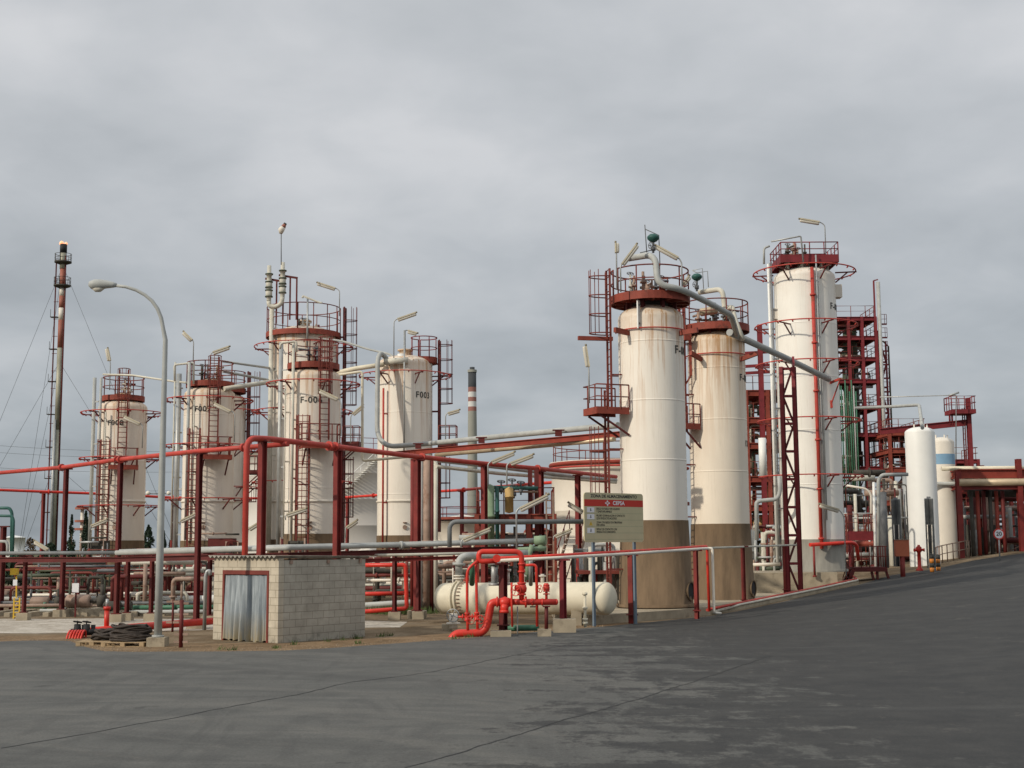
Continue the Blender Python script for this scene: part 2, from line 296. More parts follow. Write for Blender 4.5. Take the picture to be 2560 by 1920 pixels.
# ---------------------------------------------------------------- mesh builder
class MB:
    def __init__(s): s.v = []; s.f = []; s.s = []
    def add(s, vs, fs, sm=False):
        o = len(s.v); s.v += [V(v) for v in vs]; s.f += [tuple(i+o for i in f) for f in fs]; s.s += [sm]*len(fs); return s
    def tube(s, pts, r, n=8, closed=False, caps=True):
        pts = [V(p) for p in pts]; q = []
        for p in pts:
            if not q or (p-q[-1]).length > 1e-5: q.append(p)
        pts = q; m = len(pts)
        if m < 2: return s
        rr = r if isinstance(r, (list, tuple)) else [r]*m
        tg = []
        for i in range(m):
            a = pts[(i-1) % m] if (closed or i > 0) else pts[i]; b = pts[(i+1) % m] if (closed or i < m-1) else pts[i]
            d = (b-a); tg.append(d.normalized() if d.length > 1e-9 else V((0, 0, 1)))
        t0 = tg[0]; nrm = t0.cross(V((0, 0, 1)))
        if nrm.length < .1: nrm = t0.cross(V((1, 0, 0)))
        nrm.normalize(); vs = []
        for i in range(m):
            t = tg[i]; nrm = (nrm - t*nrm.dot(t)); nrm.normalize(); bi = t.cross(nrm)
            k = 1.0
            if 0 < i < m-1:
                c = max(.35, math.sqrt(max(0, (1+(pts[i]-pts[i-1]).normalized().dot((pts[i+1]-pts[i]).normalized()))/2))); k = 1
            for j in range(n):
                a = 2*math.pi*j/n; vs.append(pts[i] + (nrm*math.cos(a)+bi*math.sin(a))*rr[min(i, len(rr)-1)]*k)
        fs = []
        for i in range(m if closed else m-1):
            i2 = (i+1) % m
            for j in range(n):
                j2 = (j+1) % n; fs.append((i*n+j, i*n+j2, i2*n+j2, i2*n+j))
        s.add(vs, fs, True)
        if caps and not closed:
            o = len(s.v)-m*n
            s.f.append(tuple(o+j for j in reversed(range(n)))); s.s.append(False)
            s.f.append(tuple(o+(m-1)*n+j for j in range(n))); s.s.append(False)
        return s
    def arc(s, c, Rr, r, a0=0, a1=2*math.pi, n=40, k=6):
        full = abs(a1-a0-2*math.pi) < 1e-4
        pts = [V((c[0]+Rr*math.sin(a0+(a1-a0)*i/n), c[1]-Rr*math.cos(a0+(a1-a0)*i/n), c[2])) for i in range(n if full else n+1)]
        return s.tube(pts, r, k, closed=full)
    def lathe(s, c, prof, n=48, sm=True, a0=0, a1=2*math.pi):
        full = abs(a1-a0-2*math.pi) < 1e-4; m = n if full else n+1; vs = []
        for (r, z) in prof:
            for j in range(m):
                a = a0+(a1-a0)*j/n; vs.append((c[0]+r*math.sin(a), c[1]-r*math.cos(a), c[2]+z))
        fs = []
        for i in range(len(prof)-1):
            for j in range(n):
                j2 = (j+1) % m; fs.append((i*m+j, i*m+j2, (i+1)*m+j2, (i+1)*m+j))
        return s.add(vs, fs, sm)
    def box(s, a, b):
        x0, y0, z0 = a; x1, y1, z1 = b
        vs = [(x0, y0, z0), (x1, y0, z0), (x1, y1, z0), (x0, y1, z0), (x0, y0, z1), (x1, y0, z1), (x1, y1, z1), (x0, y1, z1)]
        return s.add(vs, [(0, 3, 2, 1), (4, 5, 6, 7), (0, 1, 5, 4), (1, 2, 6, 5), (2, 3, 7, 6), (3, 0, 4, 7)])
    def bar(s, p, q, w, h, up=(0, 0, 1)):
        p = V(p); q = V(q); t = (q-p).normalized(); u = V(up)
        if abs(t.dot(u)) > .95: u = V((0, 1, 0))
        x = t.cross(u).normalized(); y = x.cross(t).normalized(); vs = []
        for e in (p, q):
            for (a, b) in ((-1, -1), (1, -1), (1, 1), (-1, 1)): vs.append(e+x*a*w/2+y*b*h/2)
        return s.add(vs, [(0, 1, 2, 3), (7, 6, 5, 4), (0, 4, 5, 1), (1, 5, 6, 2), (2, 6, 7, 3), (3, 7, 4, 0)])
    def ibeam(s, p, q, w, h, up=(0, 0, 1), t=.12):
        p = V(p); q = V(q); d = (q-p).normalized(); u = V(up)
        if abs(d.dot(u)) > .95: u = V((0, 1, 0))
        x = d.cross(u).normalized(); y = x.cross(d).normalized(); k = max(.012, h*t)
        s.bar(p+y*(h-k)/2, q+y*(h-k)/2, w, k, up); s.bar(p-y*(h-k)/2, q-y*(h-k)/2, w, k, up)
        return s.bar(p, q, max(.01, w*.12), h-2*k-.002, up)
    def build(s, name, m, parent=None, label=None, loc=None):
        me = bpy.data.meshes.new(name)
        if parent is not None:
            pw = WP[parent.name]; ow = V(loc) if loc is not None else pw
        else:
            if loc is None:
                xs = [v.x for v in s.v]; ys = [v.y for v in s.v]; zs = [v.z for v in s.v]
                loc = ((min(xs)+max(xs))/2, (min(ys)+max(ys))/2, min(zs))
            ow = V(loc); pw = V((0, 0, 0))
        me.from_pydata([v-ow for v in s.v], [], s.f); me.polygons.foreach_set('use_smooth', s.s); me.update()
        me.materials.append(M[m] if isinstance(m, str) else m)
        o = bpy.data.objects.new(name, me); col.objects.link(o); o.location = ow-pw
        if parent is not None: o.parent = parent
        WP[o.name] = ow
        if label: o['label'] = label
        return o
WP = {}
def thing(name, label, cat, loc, group=None):
    o = bpy.data.objects.new(name, None); col.objects.link(o); o.location = V(loc); o.empty_display_size = .3
    WP[o.name] = V(loc); o['label'] = label; o['category'] = cat
    if group: o['group'] = group
    return o
def solo(mb, name, m, label, cat, group=None, kind=None):
    o = mb.build(name, m); o['label'] = label; o['category'] = cat
    if group: o['group'] = group
    if kind: o['kind'] = kind
    return o
def fil(pts, rad, n=6):
    """round the corners of a polyline"""
    pts = [V(p) for p in pts]; out = [pts[0]]
    for i in range(1, len(pts)-1):
        a, b, c = pts[i-1], pts[i], pts[i+1]; d1 = (a-b); d2 = (c-b)
        k = min(rad, d1.length*.48, d2.length*.48); p = b+d1.normalized()*k; q = b+d2.normalized()*k
        for j in range(n+1):
            t = j/n; out.append(p*(1-t)**2+b*2*t*(1-t)+q*t*t)
    out.append(pts[-1]); return out
def flange(mb, p, d, r, w=.05):
    d = V(d).normalized(); mb.tube([V(p)-d*w, V(p)+d*w], r*1.75, 12)
def pipe(label, pts, r, m, rad=.4, fl=(), name='pipe', group=None, n=10, cat='pipe'):
    mb = MB(); q = fil(pts, rad); mb.tube(q, r, n)
    for i in fl:
        i0 = max(0, min(len(q)-2, int(i*(len(q)-1)))); 
        if i >= 0: flange(mb, q[i0].lerp(q[i0+1], .5), q[i0+1]-q[i0], r)
    return solo(mb, name, m, label, cat, group)
def PP(lst, Y=None):
    return [P(a[0], a[1], a[2] if len(a) > 2 else Y) for a in lst]
def interp(lst, px):
    for (a, b) in zip(lst, lst[1:]):
        if a[0] <= px <= b[0]:
            t = (px-a[0])/(b[0]-a[0]); return tuple(a[k]*(1-t)+b[k]*t for k in range(len(a)))
    return lst[-1]
def wheel(mb, c, Rr, axis=(0, 1, 0), r=None):
    ax = V(axis).normalized(); u = ax.cross(V((0, 0, 1)));
    if u.length < .1: u = V((1, 0, 0))
    u.normalize(); v = ax.cross(u); c = V(c); r = r or Rr*.1
    mb.tube([c+(u*math.cos(a)+v*math.sin(a))*Rr for a in [2*math.pi*i/18 for i in range(18)]], r, 6, closed=True)
    for i in range(4):
        a = math.pi*i/2+.4; mb.tube([c, c+(u*math.cos(a)+v*math.sin(a))*Rr], r*.8, 5)
    mb.tube([c-ax*Rr*.9, c+ax*Rr*.3], r*1.2, 6)
def text_mb(txt, size, thick=.004, spacing=1.0, bold=.018):
    cu = bpy.data.curves.new('txt', 'FONT'); cu.body = txt; cu.size = size; cu.extrude = thick; cu.align_x = 'CENTER'; cu.align_y = 'CENTER'; cu.space_character = spacing
    cu.resolution_u = 4; cu.offset = size*bold
    ob = bpy.data.objects.new('txt', cu); col.objects.link(ob); bpy.context.view_layer.update()
    me = ob.to_mesh(); vs = [v.co.copy() for v in me.vertices]; fs = [tuple(p.vertices) for p in me.polygons]
    ob.to_mesh_clear(); bpy.data.objects.remove(ob); bpy.data.curves.remove(cu); return vs, fs
# ================================================================ ground
def frange(a, b, n): return [a+(b-a)*i/n for i in range(n+1)]
def sheet(fn_pts, name, m, label=None, off=0.0):
    """fn_pts: rows of (x,y) points -> draped grid"""
    mb = MB(); rows = fn_pts; n = len(rows[0]); vs = [(x, y, TZ(x, y)+off) for r in rows for (x, y) in r]
    fs = [(i*n+j, i*n+j+1, (i+1)*n+j+1, (i+1)*n+j) for i in range(len(rows)-1) for j in range(n-1)]
    mb.add(vs, fs, True); o = mb.build(name, m, loc=(0, 0, 0)); o['kind'] = 'structure'
    o['label'] = label or name; o['category'] = 'ground'; return o
xs = [-2500, -900, -400, -200, -120, -80]+frange(-60, 7, 20)+frange(8, 36, 28)+[40, 50, 70, 110, 200, 400, 900, 2500]
ys = [-60, -30, 0, 10]+frange(15, 140, 50)+[160, 200, 300, 500, 1000, 2500, 4500]
sheet([[(x, y) for x in xs] for y in ys], 'ground', 'dirt', 'bare brown earth and packed yard of the works')
edge_px = [(0, 1604), (60, 1602), (120, 1601), (175, 1603), (215, 1618), (260, 1628), (330, 1630), (420, 1629), (560, 1629), (700, 1627), (800, 1622), (900, 1615), (960, 1611), (1060, 1604), (1130, 1599), (1250, 1588), (1380, 1577), (1480, 1569), (1590, 1559), (1680, 1550), (1775, 1540),
           (1900, 1517), (2020, 1490), (2150, 1461), (2230, 1438), (2330, 1424), (2430, 1402), (2500, 1391), (2560, 1383)]
edge = [G(a, b) for a, b in edge_px]
E = [(-70, 41.5), (-30, 41)]+[(p.x, p.y) for p in edge]+[(edge[-1].x+5, edge[-1].y+6), (60, 100)]
print('edge', [(round(a, 1), round(b, 1)) for a, b in E])
def yedge(x): return interp(E, x)[1]
def ex(n0=-70, n1=60):
    out = sorted(set([round(a, 3) for a, b in E]+[round(v, 3) for v in frange(-70, 60, 90)])); return [x for x in out if n0 <= x <= n1]
X_ = ex()
rows = []
for k in range(41):
    t = k/40; t = t**.7; rows.append([(x, -25+(yedge(x)+25)*t) for x in X_])
sheet(rows, 'road', 'asphalt', 'wide worn asphalt road', .004)
# verge of brown sand along the road on the left and centre
XV = [x for x in X_ if -40 <= x <= 4.5]
sheet([[(x, yedge(x)-.02+k*(3.2 if x > -12 else 2.6)/4) for x in XV] for k in range(5)], 'verge', 'verge', 'sandy verge', .002)
gx = frange(-40, -4.0, 24)
def g0(x): return interp([(-40, 44), (-15, 45.5), (-11, 46.5), (-8, 47), (-4, 47.5)], x)[1]
def g1(x): return interp([(-40, 56), (-15, 54.5), (-9, 52.5), (-4, 51.0)], x)[1]
sheet([[(x, g0(x)+(g1(x)-g0(x))*k/5+.25*math.sin(x*1.7+k)) for x in gx] for k in range(6)], 'gravel_strip', 'gravel', 'white gravel strip', .006)
# far scrubby land
sheet([[(x, y) for x in [-1500, -500, -200, -100, -50, -20, 0, 30, 100, 300, 1500]] for y in [118, 140, 180, 250, 400, 900, 3000]], 'field', 'field', 'scrubby land beyond the works', .05)
# tarred cracks in the asphalt
def crack(pxs, wd, label):
    pts = [G(a, b) for a, b in pxs]; q = []
    for a, b in zip(pts, pts[1:]):
        n = max(2, int((b-a).length/.25))
        for i in range(n): q.append(a.lerp(b, i/n))
    q.append(pts[-1]); rnd = random.Random(len(label)); vs = []; fs = []; off = 0
    for i, p in enumerate(q):
        d = (q[min(i+1, len(q)-1)]-q[max(i-1, 0)]); d.z = 0; d.normalize(); s = V((-d.y, d.x, 0)); off = off*.7+rnd.uniform(-.035, .035)
        wv = wd*rnd.uniform(.45, 1.3); c = p+s*off
        for k in (-1, 1): e = c+s*k*wv/2; vs.append((e.x, e.y, TZ(e.x, e.y)+.008))
    fs = [(2*i, 2*i+1, 2*i+3, 2*i+2) for i in range(len(q)-1)]
    mb = MB(); mb.add(vs, fs); o = mb.build('road_crack', 'black'); o['kind'] = 'structure'; o['label'] = label; o['category'] = 'crack'
crack([(0, 1872), (250, 1828), (480, 1787), (740, 1738), (870, 1708), (1080, 1680), (1280, 1640), (1420, 1612), (1560, 1590)], .04, 'long dark crack across the grey asphalt')
crack([(1010, 1920), (1280, 1842), (1480, 1782), (1700, 1715), (1850, 1668), (1930, 1640)], .035, 'second crack in the asphalt nearer the camera')
# concrete slab under the big columns, with low wall along the road
def prism(mb, poly, z0, z1):
    n = len(poly); vs = [(x, y, z0) for x, y in poly]+[(x, y, z1) for x, y in poly]
    mb.add(vs, [tuple(reversed(range(n))), tuple(range(n, 2*n))]+[(i, (i+1) % n, n+(i+1) % n, n+i) for i in range(n)])
a, b, c, d = G(1400, 1575), G(1590, 1559), G(1680, 1550), G(1775, 1540)
mb = MB(); prism(mb, [(a.x, a.y+4.2), (a.x+1.0, a.y+2.2), (b.x-.4, b.y+.7), (c.x, c.y+.5), (d.x, d.y+.6), (16, 72), (10, 74), (a.x, 66)], -.2, .335)
o = solo(mb, 'concrete_slab', 'concrete', 'raised concrete slab under the two near cream columns', 'slab')
o['kind'] = 'structure'
kp = [(1775, 1537), (1850, 1524), (1950, 1503), (2050, 1482), (2146, 1460)]
kerb = [G(a, b) for a, b in kp]
mb = MB()
for p, q in zip(kerb, kerb[1:]): mb.bar(p+V((0, .25, .03)), q+V((0, .25, .03)), .2, .22)
solo(mb, 'kerb', 'concrete', 'low concrete kerb between the road and the big white column', 'kerb')
pipe('red pipe lying on the kerb between the road and the white column', [P(1770, 1532, 52.3)+V((0, .2, .1))]+[k+V((0, .32, .26)) for k in kerb[1:]]+[kerb[-1]+V((.5, 3.5, .4))], .055, 'red_pipe', .2)
pipe('pale painted pipe beside the red one on the kerb', [kerb[0]+V((.15, .05, .1))]+[k+V((0, .08, .2)) for k in kerb[1:]]+[kerb[-1]+V((.7, 3.5, .3))], .05, 'pale_pipe', .2)

# ================================================================ column kit
def cpt(c, th, r, z, t=0.0):
    return V((c[0]+r*math.sin(th)+t*math.cos(th), c[1]-r*math.cos(th)+t*math.sin(th), z))
def ladder(mb, c, th, r, z0, z1, wd=.46, pitch=.30, rr=.028):
    for s in (-1, 1): mb.bar(cpt(c, th, r, z0, s*wd/2), cpt(c, th, r, z1, s*wd/2), .075, .075, (math.cos(th), math.sin(th), 0))
    z = z0+.15
    while z < z1: mb.tube([cpt(c, th, r, z, -wd/2), cpt(c, th, r, z, wd/2)], .021, 5); z += pitch
def cage(mb, c, th, r, z0, z1, wd=.46, dep=.62, step=1.0):
    hs = []; z = z0
    def hoop(z):
        pts = []
        for i in range(11):
            a = math.pi*i/10; pts.append(cpt(c, th, r+.02+dep*math.sin(a), z, -math.cos(a)*(.36)))
        return pts
    while z <= z1+.01: mb.tube(hoop(z), .027, 5); z += step
    for i in (0, 2, 4, 6, 8, 10):
        mb.tube([hoop(z0)[i], hoop(z1)[i]], .018, 5)
    # stand-offs
def standoffs(mb, c, th, r0, r1, z0, z1, wd=.46, step=2.4):
    z = z0+.5
    while z < z1:
        for s in (-1, 1): mb.bar(cpt(c, th, r0, z, s*wd/2), cpt(c, th, r1, z, s*wd/2), .05, .05)
        z += step
def railing(mb, pts, h=1.05, post=1.0, r=.031, closed=False, mid=True):
    L_ = list(pts)+([pts[0]] if closed else [])
    up = V((0, 0, 1)); mb.tube([p+up*h for p in L_], r, 6)
    if mid: mb.tube([p+up*h*.52 for p in L_], r*.85, 6)
    acc = 0; mb.tube([L_[0], L_[0]+up*h], r, 6)
    for a, b in zip(L_, L_[1:]):
        d = (b-a).length; k = post-acc
        while k <= d+1e-6: q = a.lerp(b, min(1, k/d)); mb.tube([q, q+up*h], r, 6); k += post
        acc = (acc+d) % post
    if not closed: mb.tube([L_[-1], L_[-1]+up*h], r, 6)
def arcp(c, r, z, a0, a1, n): return [cpt(c, a0+(a1-a0)*i/n, r, z) for i in range(n+1)]
def wrap_text(root, txt, c, r, th, z, size, m='ink', spacing=1.15):
    vs, fs = text_mb(txt, size, .004, spacing); mb = MB()
    mb.add([cpt(c, th+v.x/r, r+.012+v.z, z+v.y) for v in vs], fs); mb.build('painted_number', m, root)
def yb(c, th, r0, r1, z, drop=.55):
    """Y shaped bracket from ring to shell"""
    return [(cpt(c, th, r0, z), cpt(c, th, r1, z)), (cpt(c, th, r0, z-drop), cpt(c, th, (r0+r1)/2+.1, z))]
def ring(root, c, R0, RR, z, nb=6, m='red_pipe', full=(0, 2*math.pi), r=.032, a_off=.3, down=True):
    mb = MB(); mb.arc((c[0], c[1], z), RR, r, full[0], full[1], 56, 6)
    for i in range(20):
        a = full[0]+(full[1]-full[0])*(i+.5)/20; q = cpt(c, a, RR, z); q2 = cpt(c, a, RR-.1, z-.1); mb.tube([q, q2], r*1.1, 5)
    o = mb.build('spray_ring', m, root)
    for i in range(nb):
        th = a_off+2*math.pi*i/nb; mb = MB()
        for a, b in yb(c, th, R0, RR+.05, z-.05): mb.bar(a, b, .05, .07)
        mb.build('ring_bracket', 'maroon', o)
    return o
def top_platform(root, c, RP, z, h=1.0, band=.26, m='plat_red', RD=None, legs=8, zd=None, gap=None, post=.95):
    RD = RD or RP*.7; zd = zd if zd is not None else z-.9
    mb = MB(); mb.lathe((c[0], c[1], z), [(RP*.25, -.03), (RP, -.03), (RP, 0), (RP+.03, .06), (RP+.03, -band), (RP-.02, -band), (RP-.02, -.05), (RP*.25, -.05)], 40, False)
    for i in range(12): a = 2*math.pi*i/12; mb.bar(cpt(c, a, .3, z-.16), cpt(c, a, RP-.03, z-.16), .08, .2)
    mb.lathe((c[0], c[1], z), [(RP*.6, -.06), (RP*.6, -.24), (RP*.57, -.24), (RP*.57, -.06)], 32, False)
    p = mb.build('platform', m, root)
    mb = MB(); a0, a1 = gap or (0, 2*math.pi)
    if gap: railing(mb, arcp(c, RP-.02, z, a0, a1, 36), h, post)
    else: railing(mb, arcp(c, RP-.02, z, 0, 2*math.pi, 40), h, post)
    mb.build('railing', 'rail_red', p)
    for i in range(legs):
        a = 2*math.pi*(i+.5)/legs; mb = MB(); mb.ibeam(cpt(c, a, RD, zd), cpt(c, a, RD, z-.1), .14, .14, (math.sin(a), -math.cos(a), 0)); mb.build('support_leg', 'maroon', root)
def side_platform(root, c, th, r0, r1, hw, z, h=1.05, m='plat_red', band=.28, brace=True, sub='landing'):
    """rectangular landing projecting at angle th"""
    A = [cpt(c, th, r0, z, -hw), cpt(c, th, r1, z, -hw), cpt(c, th, r1, z, hw), cpt(c, th, r0, z, hw)]
    mb = MB(); n = 4; vs = [p-V((0, 0, .04)) for p in A]+A
    mb.add(vs, [(3, 2, 1, 0), (4, 5, 6, 7), (0, 1, 5, 4), (1, 2, 6, 5), (2, 3, 7, 6), (3, 0, 4, 7)])
    for a, b in ((0, 1), (1, 2), (2, 3)): mb.bar(A[a]+V((0, 0, -band/2+.1)), A[b]+V((0, 0, -band/2+.1)), .05, band)
    o = mb.build(sub, m, root)
    mb = MB(); railing(mb, A, h, .62); mb.build('railing', 'rail_red', o)
    if brace:
        for t in (-hw*.8, hw*.8): mb = MB(); mb.bar(cpt(c, th, r0-.05, z-1.0, t), cpt(c, th, r1-.15, z-.2, t), .07, .07); mb.build('brace', 'maroon', o)
    return o
def shell(root, c, R, zs, zsh, dome, m, seams=2.4, cap=.35, R2=None):
    mb = MB(); prof = [(R, zs-zsh), (R, zs-zsh+.03)]; n = 8
    k = int((zsh-zs)/seams); 
    for i in range(1, k+1):
        z = zs+i*seams-zsh
        if z < -.15: prof += [(R, z-.05), (R, z-.022), (R+.008, z-.012), (R+.008, z+.012), (R, z+.022), (R, z+.05)]
    prof += [(R, -.05), (R, 0)]
    for i in range(1, n+1): a = math.pi/2*i/n; prof.append((R*math.cos(a)+.001, dome*math.sin(a)))
    mb.lathe((c[0], c[1], zsh), prof, 64)
    mb.lathe((c[0], c[1], zsh), [(cap, dome*.75), (cap, dome+.28), (cap+.12, dome+.28), (cap+.12, dome+.36), (.001, dome+.36)], 24)
    return mb.build('shell', m, root, loc=(c[0], c[1], zsh))
def skirt(root, c, Rt, Rb, z0, z1, m='skirt_tan', hole=None):
    mb = MB(); mb.lathe((c[0], c[1], 0), [(Rb+.12, z0), (Rb+.12, z0+.12), (Rb+.02, z0+.12), (Rt+.03, z1-.02), (Rt+.03, z1), (Rt-.1, z1)], 64)
    o = mb.build('skirt', m, root)
    if hole is not None:
        for ta in (-62, -20, 22, 58):
            mb = MB(); q = cpt(c, R_(ta), Rt+.02, z1-.42); d_ = V((math.sin(R_(ta)), -math.cos(R_(ta)), 0)); mb.tube([q-d_*.05, q+d_*.02], .05, 10); mb.build('vent_hole', 'black', o)
        th, hz_, hr = hole; rr = Rb-.0+(.06); mb = MB(); n = 20
        rr = Rb+.02-(Rb-Rt)*(hz_-z0)/(z1-z0)
        c0 = cpt(c, th, rr-.25, hz_); ring_ = []
        mb2 = MB()
        def cir(r, rad): return [cpt(c, th, rad, hz_+r*math.sin(2*math.pi*i/n), r*math.cos(2*math.pi*i/n)) for i in range(n)]
        A = cir(hr, rr+.05); B = cir(hr*1.12, rr+.05); C_ = cir(hr*1.12, rr-.1); D = cir(hr, rr+.012)
        mb2.add(A+B+C_, [(i, (i+1) % n, n+(i+1) % n, n+i) for i in range(n)]+[(n+i, n+(i+1) % n, 2*n+(i+1) % n, 2*n+i) for i in range(n)])
        mb2.build('manhole_rim', m, o)
        mb.add(D, [tuple(range(n))]); mb.build('manhole', 'black', o)
    return o
GC = 'tall cylindrical storage columns'
def colbase(px, py, Y): p = P(px, py, Y); return (p.x, p.y)
# ---------------- near cream column (F-00 at the right edge)
def near_column(px, Y, y_sh, y_sk, y_ft, label, txt, m, plat_px, plat_y, rail_y, RPx, thL, lpy, big):
    c = colbase(px, 1300, Y); R = 1.34; zs = HZ(px, y_sk, Y-R); zf = HZ(px, y_ft, Y-R); zsh = HZ(px, y_sh, Y)
    root = thing('storage_tank', label, 'storage tank', (c[0], c[1], zf), GC)
    shell(root, c, R, zs, zsh, .62, m); skirt(root, c, R, R*1.10, zf, zs, hole=(R_(62), zf+.62, .34))
    RP = RPx/F*Y; zp = HZ(plat_px, plat_y, Y-RP)
    top_platform(root, c, RP, zp, zp and (HZ(plat_px, rail_y, Y-RP)-zp), .27, zd=zsh+.1, RD=R*.78, legs=8, gap=(R_(-60), R_(285)))
    mb = MB(); mb.lathe((c[0], c[1], zsh), [(R*.55, .3), (R*.55, zp-zsh-.2)], 32); mb.build('neck', 'unit_dark', root)
    return root, c, R, zs, zf, zsh, zp, RP
C1 = near_column(1636, 54, 800, 1300, 1520, 'near cream column beside the tan sign, number partly hidden, rust below its red round platform', '', 'shell_a', 1613, 728, 660, 99, -80, 0, True)
r1, c1, R, zs, zf, zsh, zp, RP = C1
thA = R_(-78); rl = R+.45
zl = HZ(1510, 1032, 54)
mb = MB(); ladder(mb, c1, thA, rl, zl+.0, zp+1.15, .5); standoffs(mb, c1, thA, R, rl, zl+1, zsh-1)
l = mb.build('upper_ladder', 'rail_red', r1); mb = MB(); cage(mb, c1, thA, rl, zl+3.2, zp+1.1, step=.78, dep=.8); mb.build('ladder_cage', 'rail_red', l)
mb = MB(); ladder(mb, c1, thA, rl+.15, zf+.1, zl+.9, .45); standoffs(mb, c1, thA, R, rl+.15, zf+1, zl-1)
l = mb.build('lower_ladder', 'rail_red', r1); mb = MB(); cage(mb, c1, thA, rl+.15, zf+2.6, zl-.6, step=1.2, dep=.7); mb.build('ladder_cage', 'rail_red', l)
side_platform(r1, c1, R_(-68), R+.03, R+1.45, .62, zl, 1.0)
# cantilever arm at the left of the cage and the thin ring around the shell
mb = MB(); za = HZ(1470, 851, 54)
mb.bar(cpt(c1, thA, R+.3, za), cpt(c1, thA, R+1.75, za), .16, .16); mb.build('davit_arm', 'plat_red', r1)
zr = HZ(1620, 816, 54-1.6)
mb = MB(); mb.arc((c1[0], c1[1], zr), R+.09, .03, R_(-95), R_(160), 50, 6); mb.build('spray_ring', 'red_pipe', r1)
for th in (R_(-48), R_(55)): mb = MB(); mb.bar(cpt(c1, th, R, zr-.15), cpt(c1, th, R+.8, zr-.1), .14, .2); mb.build('ring_bracket', 'plat_red', r1)
wrap_text(r1, 'F-001', c1, R, R_(64), HZ(1690, 883, 54), .46)
mb = MB(); p0 = cpt(c1, R_(-26), R+.05, zsh-.55); mb.bar(p0, p0+V((0, 0, 1.15)), .05, .26, (math.sin(R_(-26)), -math.cos(R_(-26)), 0)); mb.build('lifting_lug', 'white_tank', r1)
for k in (.2, .95): mb = MB(); q = cpt(c1, R_(-26), R+.03, zsh-.55+k); mb.tube([q, q+V((-.03, -.3, 0))*.2], .05, 10); mb.build('bolt', 'ink', r1)
C2 = near_column(1801, 62, 858, 1309, 1508, 'second cream column, just behind and right of the near one, tan rust-stained top', '', 'shell_b', 1785, 806, 745, 83, -80, 0, False)
r2, c2, R, zs, zf, zsh, zp, RP = C2
zr = HZ(1800, 880, 62-1.6)
mb = MB(); mb.arc((c2[0], c2[1], zr), R+.1, .03, R_(-110), R_(120), 50, 6); mb.build('spray_ring', 'red_pipe', r2)
for th in (R_(-40), R_(48)): mb = MB(); mb.bar(cpt(c2, th, R, zr-.25), cpt(c2, th, R+.9, zr-.05), .14, .2); mb.build('ring_bracket', 'plat_red', r2)
wrap_text(r2, 'F-002', c2, R, R_(66), HZ(1850, 950, 62), .44)
wrap_text(r2, '12', c2, R, R_(64), HZ(1836, 1112, 62), .38)
th2 = R_(-72); zl2 = HZ(1720, 1065, 61)
mb = MB(); ladder(mb, c2, th2, R+.4, zl2, zp+1.1, .46); standoffs(mb, c2, th2, R, R+.4, zl2+1, zsh); l = mb.build('upper_ladder', 'rail_red', r2)
mb = MB(); cage(mb, c2, th2, R+.4, zp-2.6, zp+1.1, dep=.5, step=.8); mb.build('ladder_cage', 'rail_red', l)
mb = MB(); ladder(mb, c2, th2, R+.5, zf+.1, zl2, .46); standoffs(mb, c2, th2, R, R+.5, zf+1, zl2); mb.build('lower_ladder', 'rail_red', r2)
side_platform(r2, c2, R_(-62), R+.03, R+.95, .5, zl2, 1.0)
mb = MB(); mb.bar(cpt(c2, R_(-55), R+.3, zp), cpt(c2, R_(-55), R+.3, zr-1), .12, .12); mb.bar(cpt(c2, R_(-55), R+.3, zr-1), cpt(c2, R_(-78), R+.7, zr-2.1), .06, .06)
mb.bar(cpt(c2, R_(-50), R+.6, zsh+.1), cpt(c2, R_(-95), R+.8, zsh+.1), .3, .25); mb.build('bracket_frame', 'plat_red', r2)
# ---------------- big white column on the right
Y = 72; ct = colbase(2031, 1300, Y); R = 1.66; zs = HZ(2037, 1348, Y-R); zf = HZ(2037, 1430, Y-R); zsh = HZ(2010, 697, Y)
rt = thing('storage_tank', 'tallest bright white column with square red top platform and five red rings', 'storage tank', (ct[0], ct[1], zf), GC)
shell(rt, ct, R, zs, zsh, .6, 'shell_w', 2.9); skirt(rt, ct, R, R+.01, zf, zs, 'skirt_grey')
zpt = HZ(2000, 640, Y-1.5)
mb = MB(); x0, x1, y0, y1 = ct[0]-1.55, ct[0]+1.55, ct[1]-1.5, ct[1]+1.5
mb.box((x0, y0, zpt-.04), (x1, y1, zpt))
for a, b in (((x0, y0), (x1, y0)), ((x1, y0), (x1, y1)), ((x1, y1), (x0, y1)), ((x0, y1), (x0, y0))): mb.bar((a[0], a[1], zpt-.13), (b[0], b[1], zpt-.13), .06, .42)
for i in range(4): xx = x0+.5+i*.7; mb.bar((xx, y0+.05, zpt-.12), (xx, y1-.05, zpt-.12), .08, .18)
p = mb.build('platform', 'purple_red', rt); mb = MB(); hh = HZ(2060, 605, Y-1.5)-zpt
railing(mb, [V((x0, y0, zpt)), V((x1, y0, zpt)), V((x1, y1, zpt)), V((x0, y1, zpt))], hh, .78, closed=True)
mb.build('railing', 'purple_red', p)
for i, (dx, dy) in enumerate(((-1.1, -1.0), (-.35, -1.2), (.75, -1.1), (1.2, -.6), (-1.0, 1), (.9, 1))):
    mb = MB(); q = V((ct[0]+dx*.93, ct[1]+dy*.85, zsh+.1)); t_ = V((ct[0]+dx, ct[1]+dy, zpt-.3)); mb.tube([q, t_], .07, 8); mb.tube([t_-V((0, 0, .05)), t_+V((0, 0, .05))], .16, 10)
    mb.tube([q+V((-.3, 0, .05)), t_], .025, 6); mb.build('nozzle', 'pale_pipe', rt)
for i, (yy, ppx) in enumerate(((657, 1997), (796, 2010), (896, 2018), (1041, 2026), (1185, 2032))):
    ring(rt, ct, R, 2.76, HZ(ppx, yy, Y-2.76), 6, a_off=R_(18), r=.036)
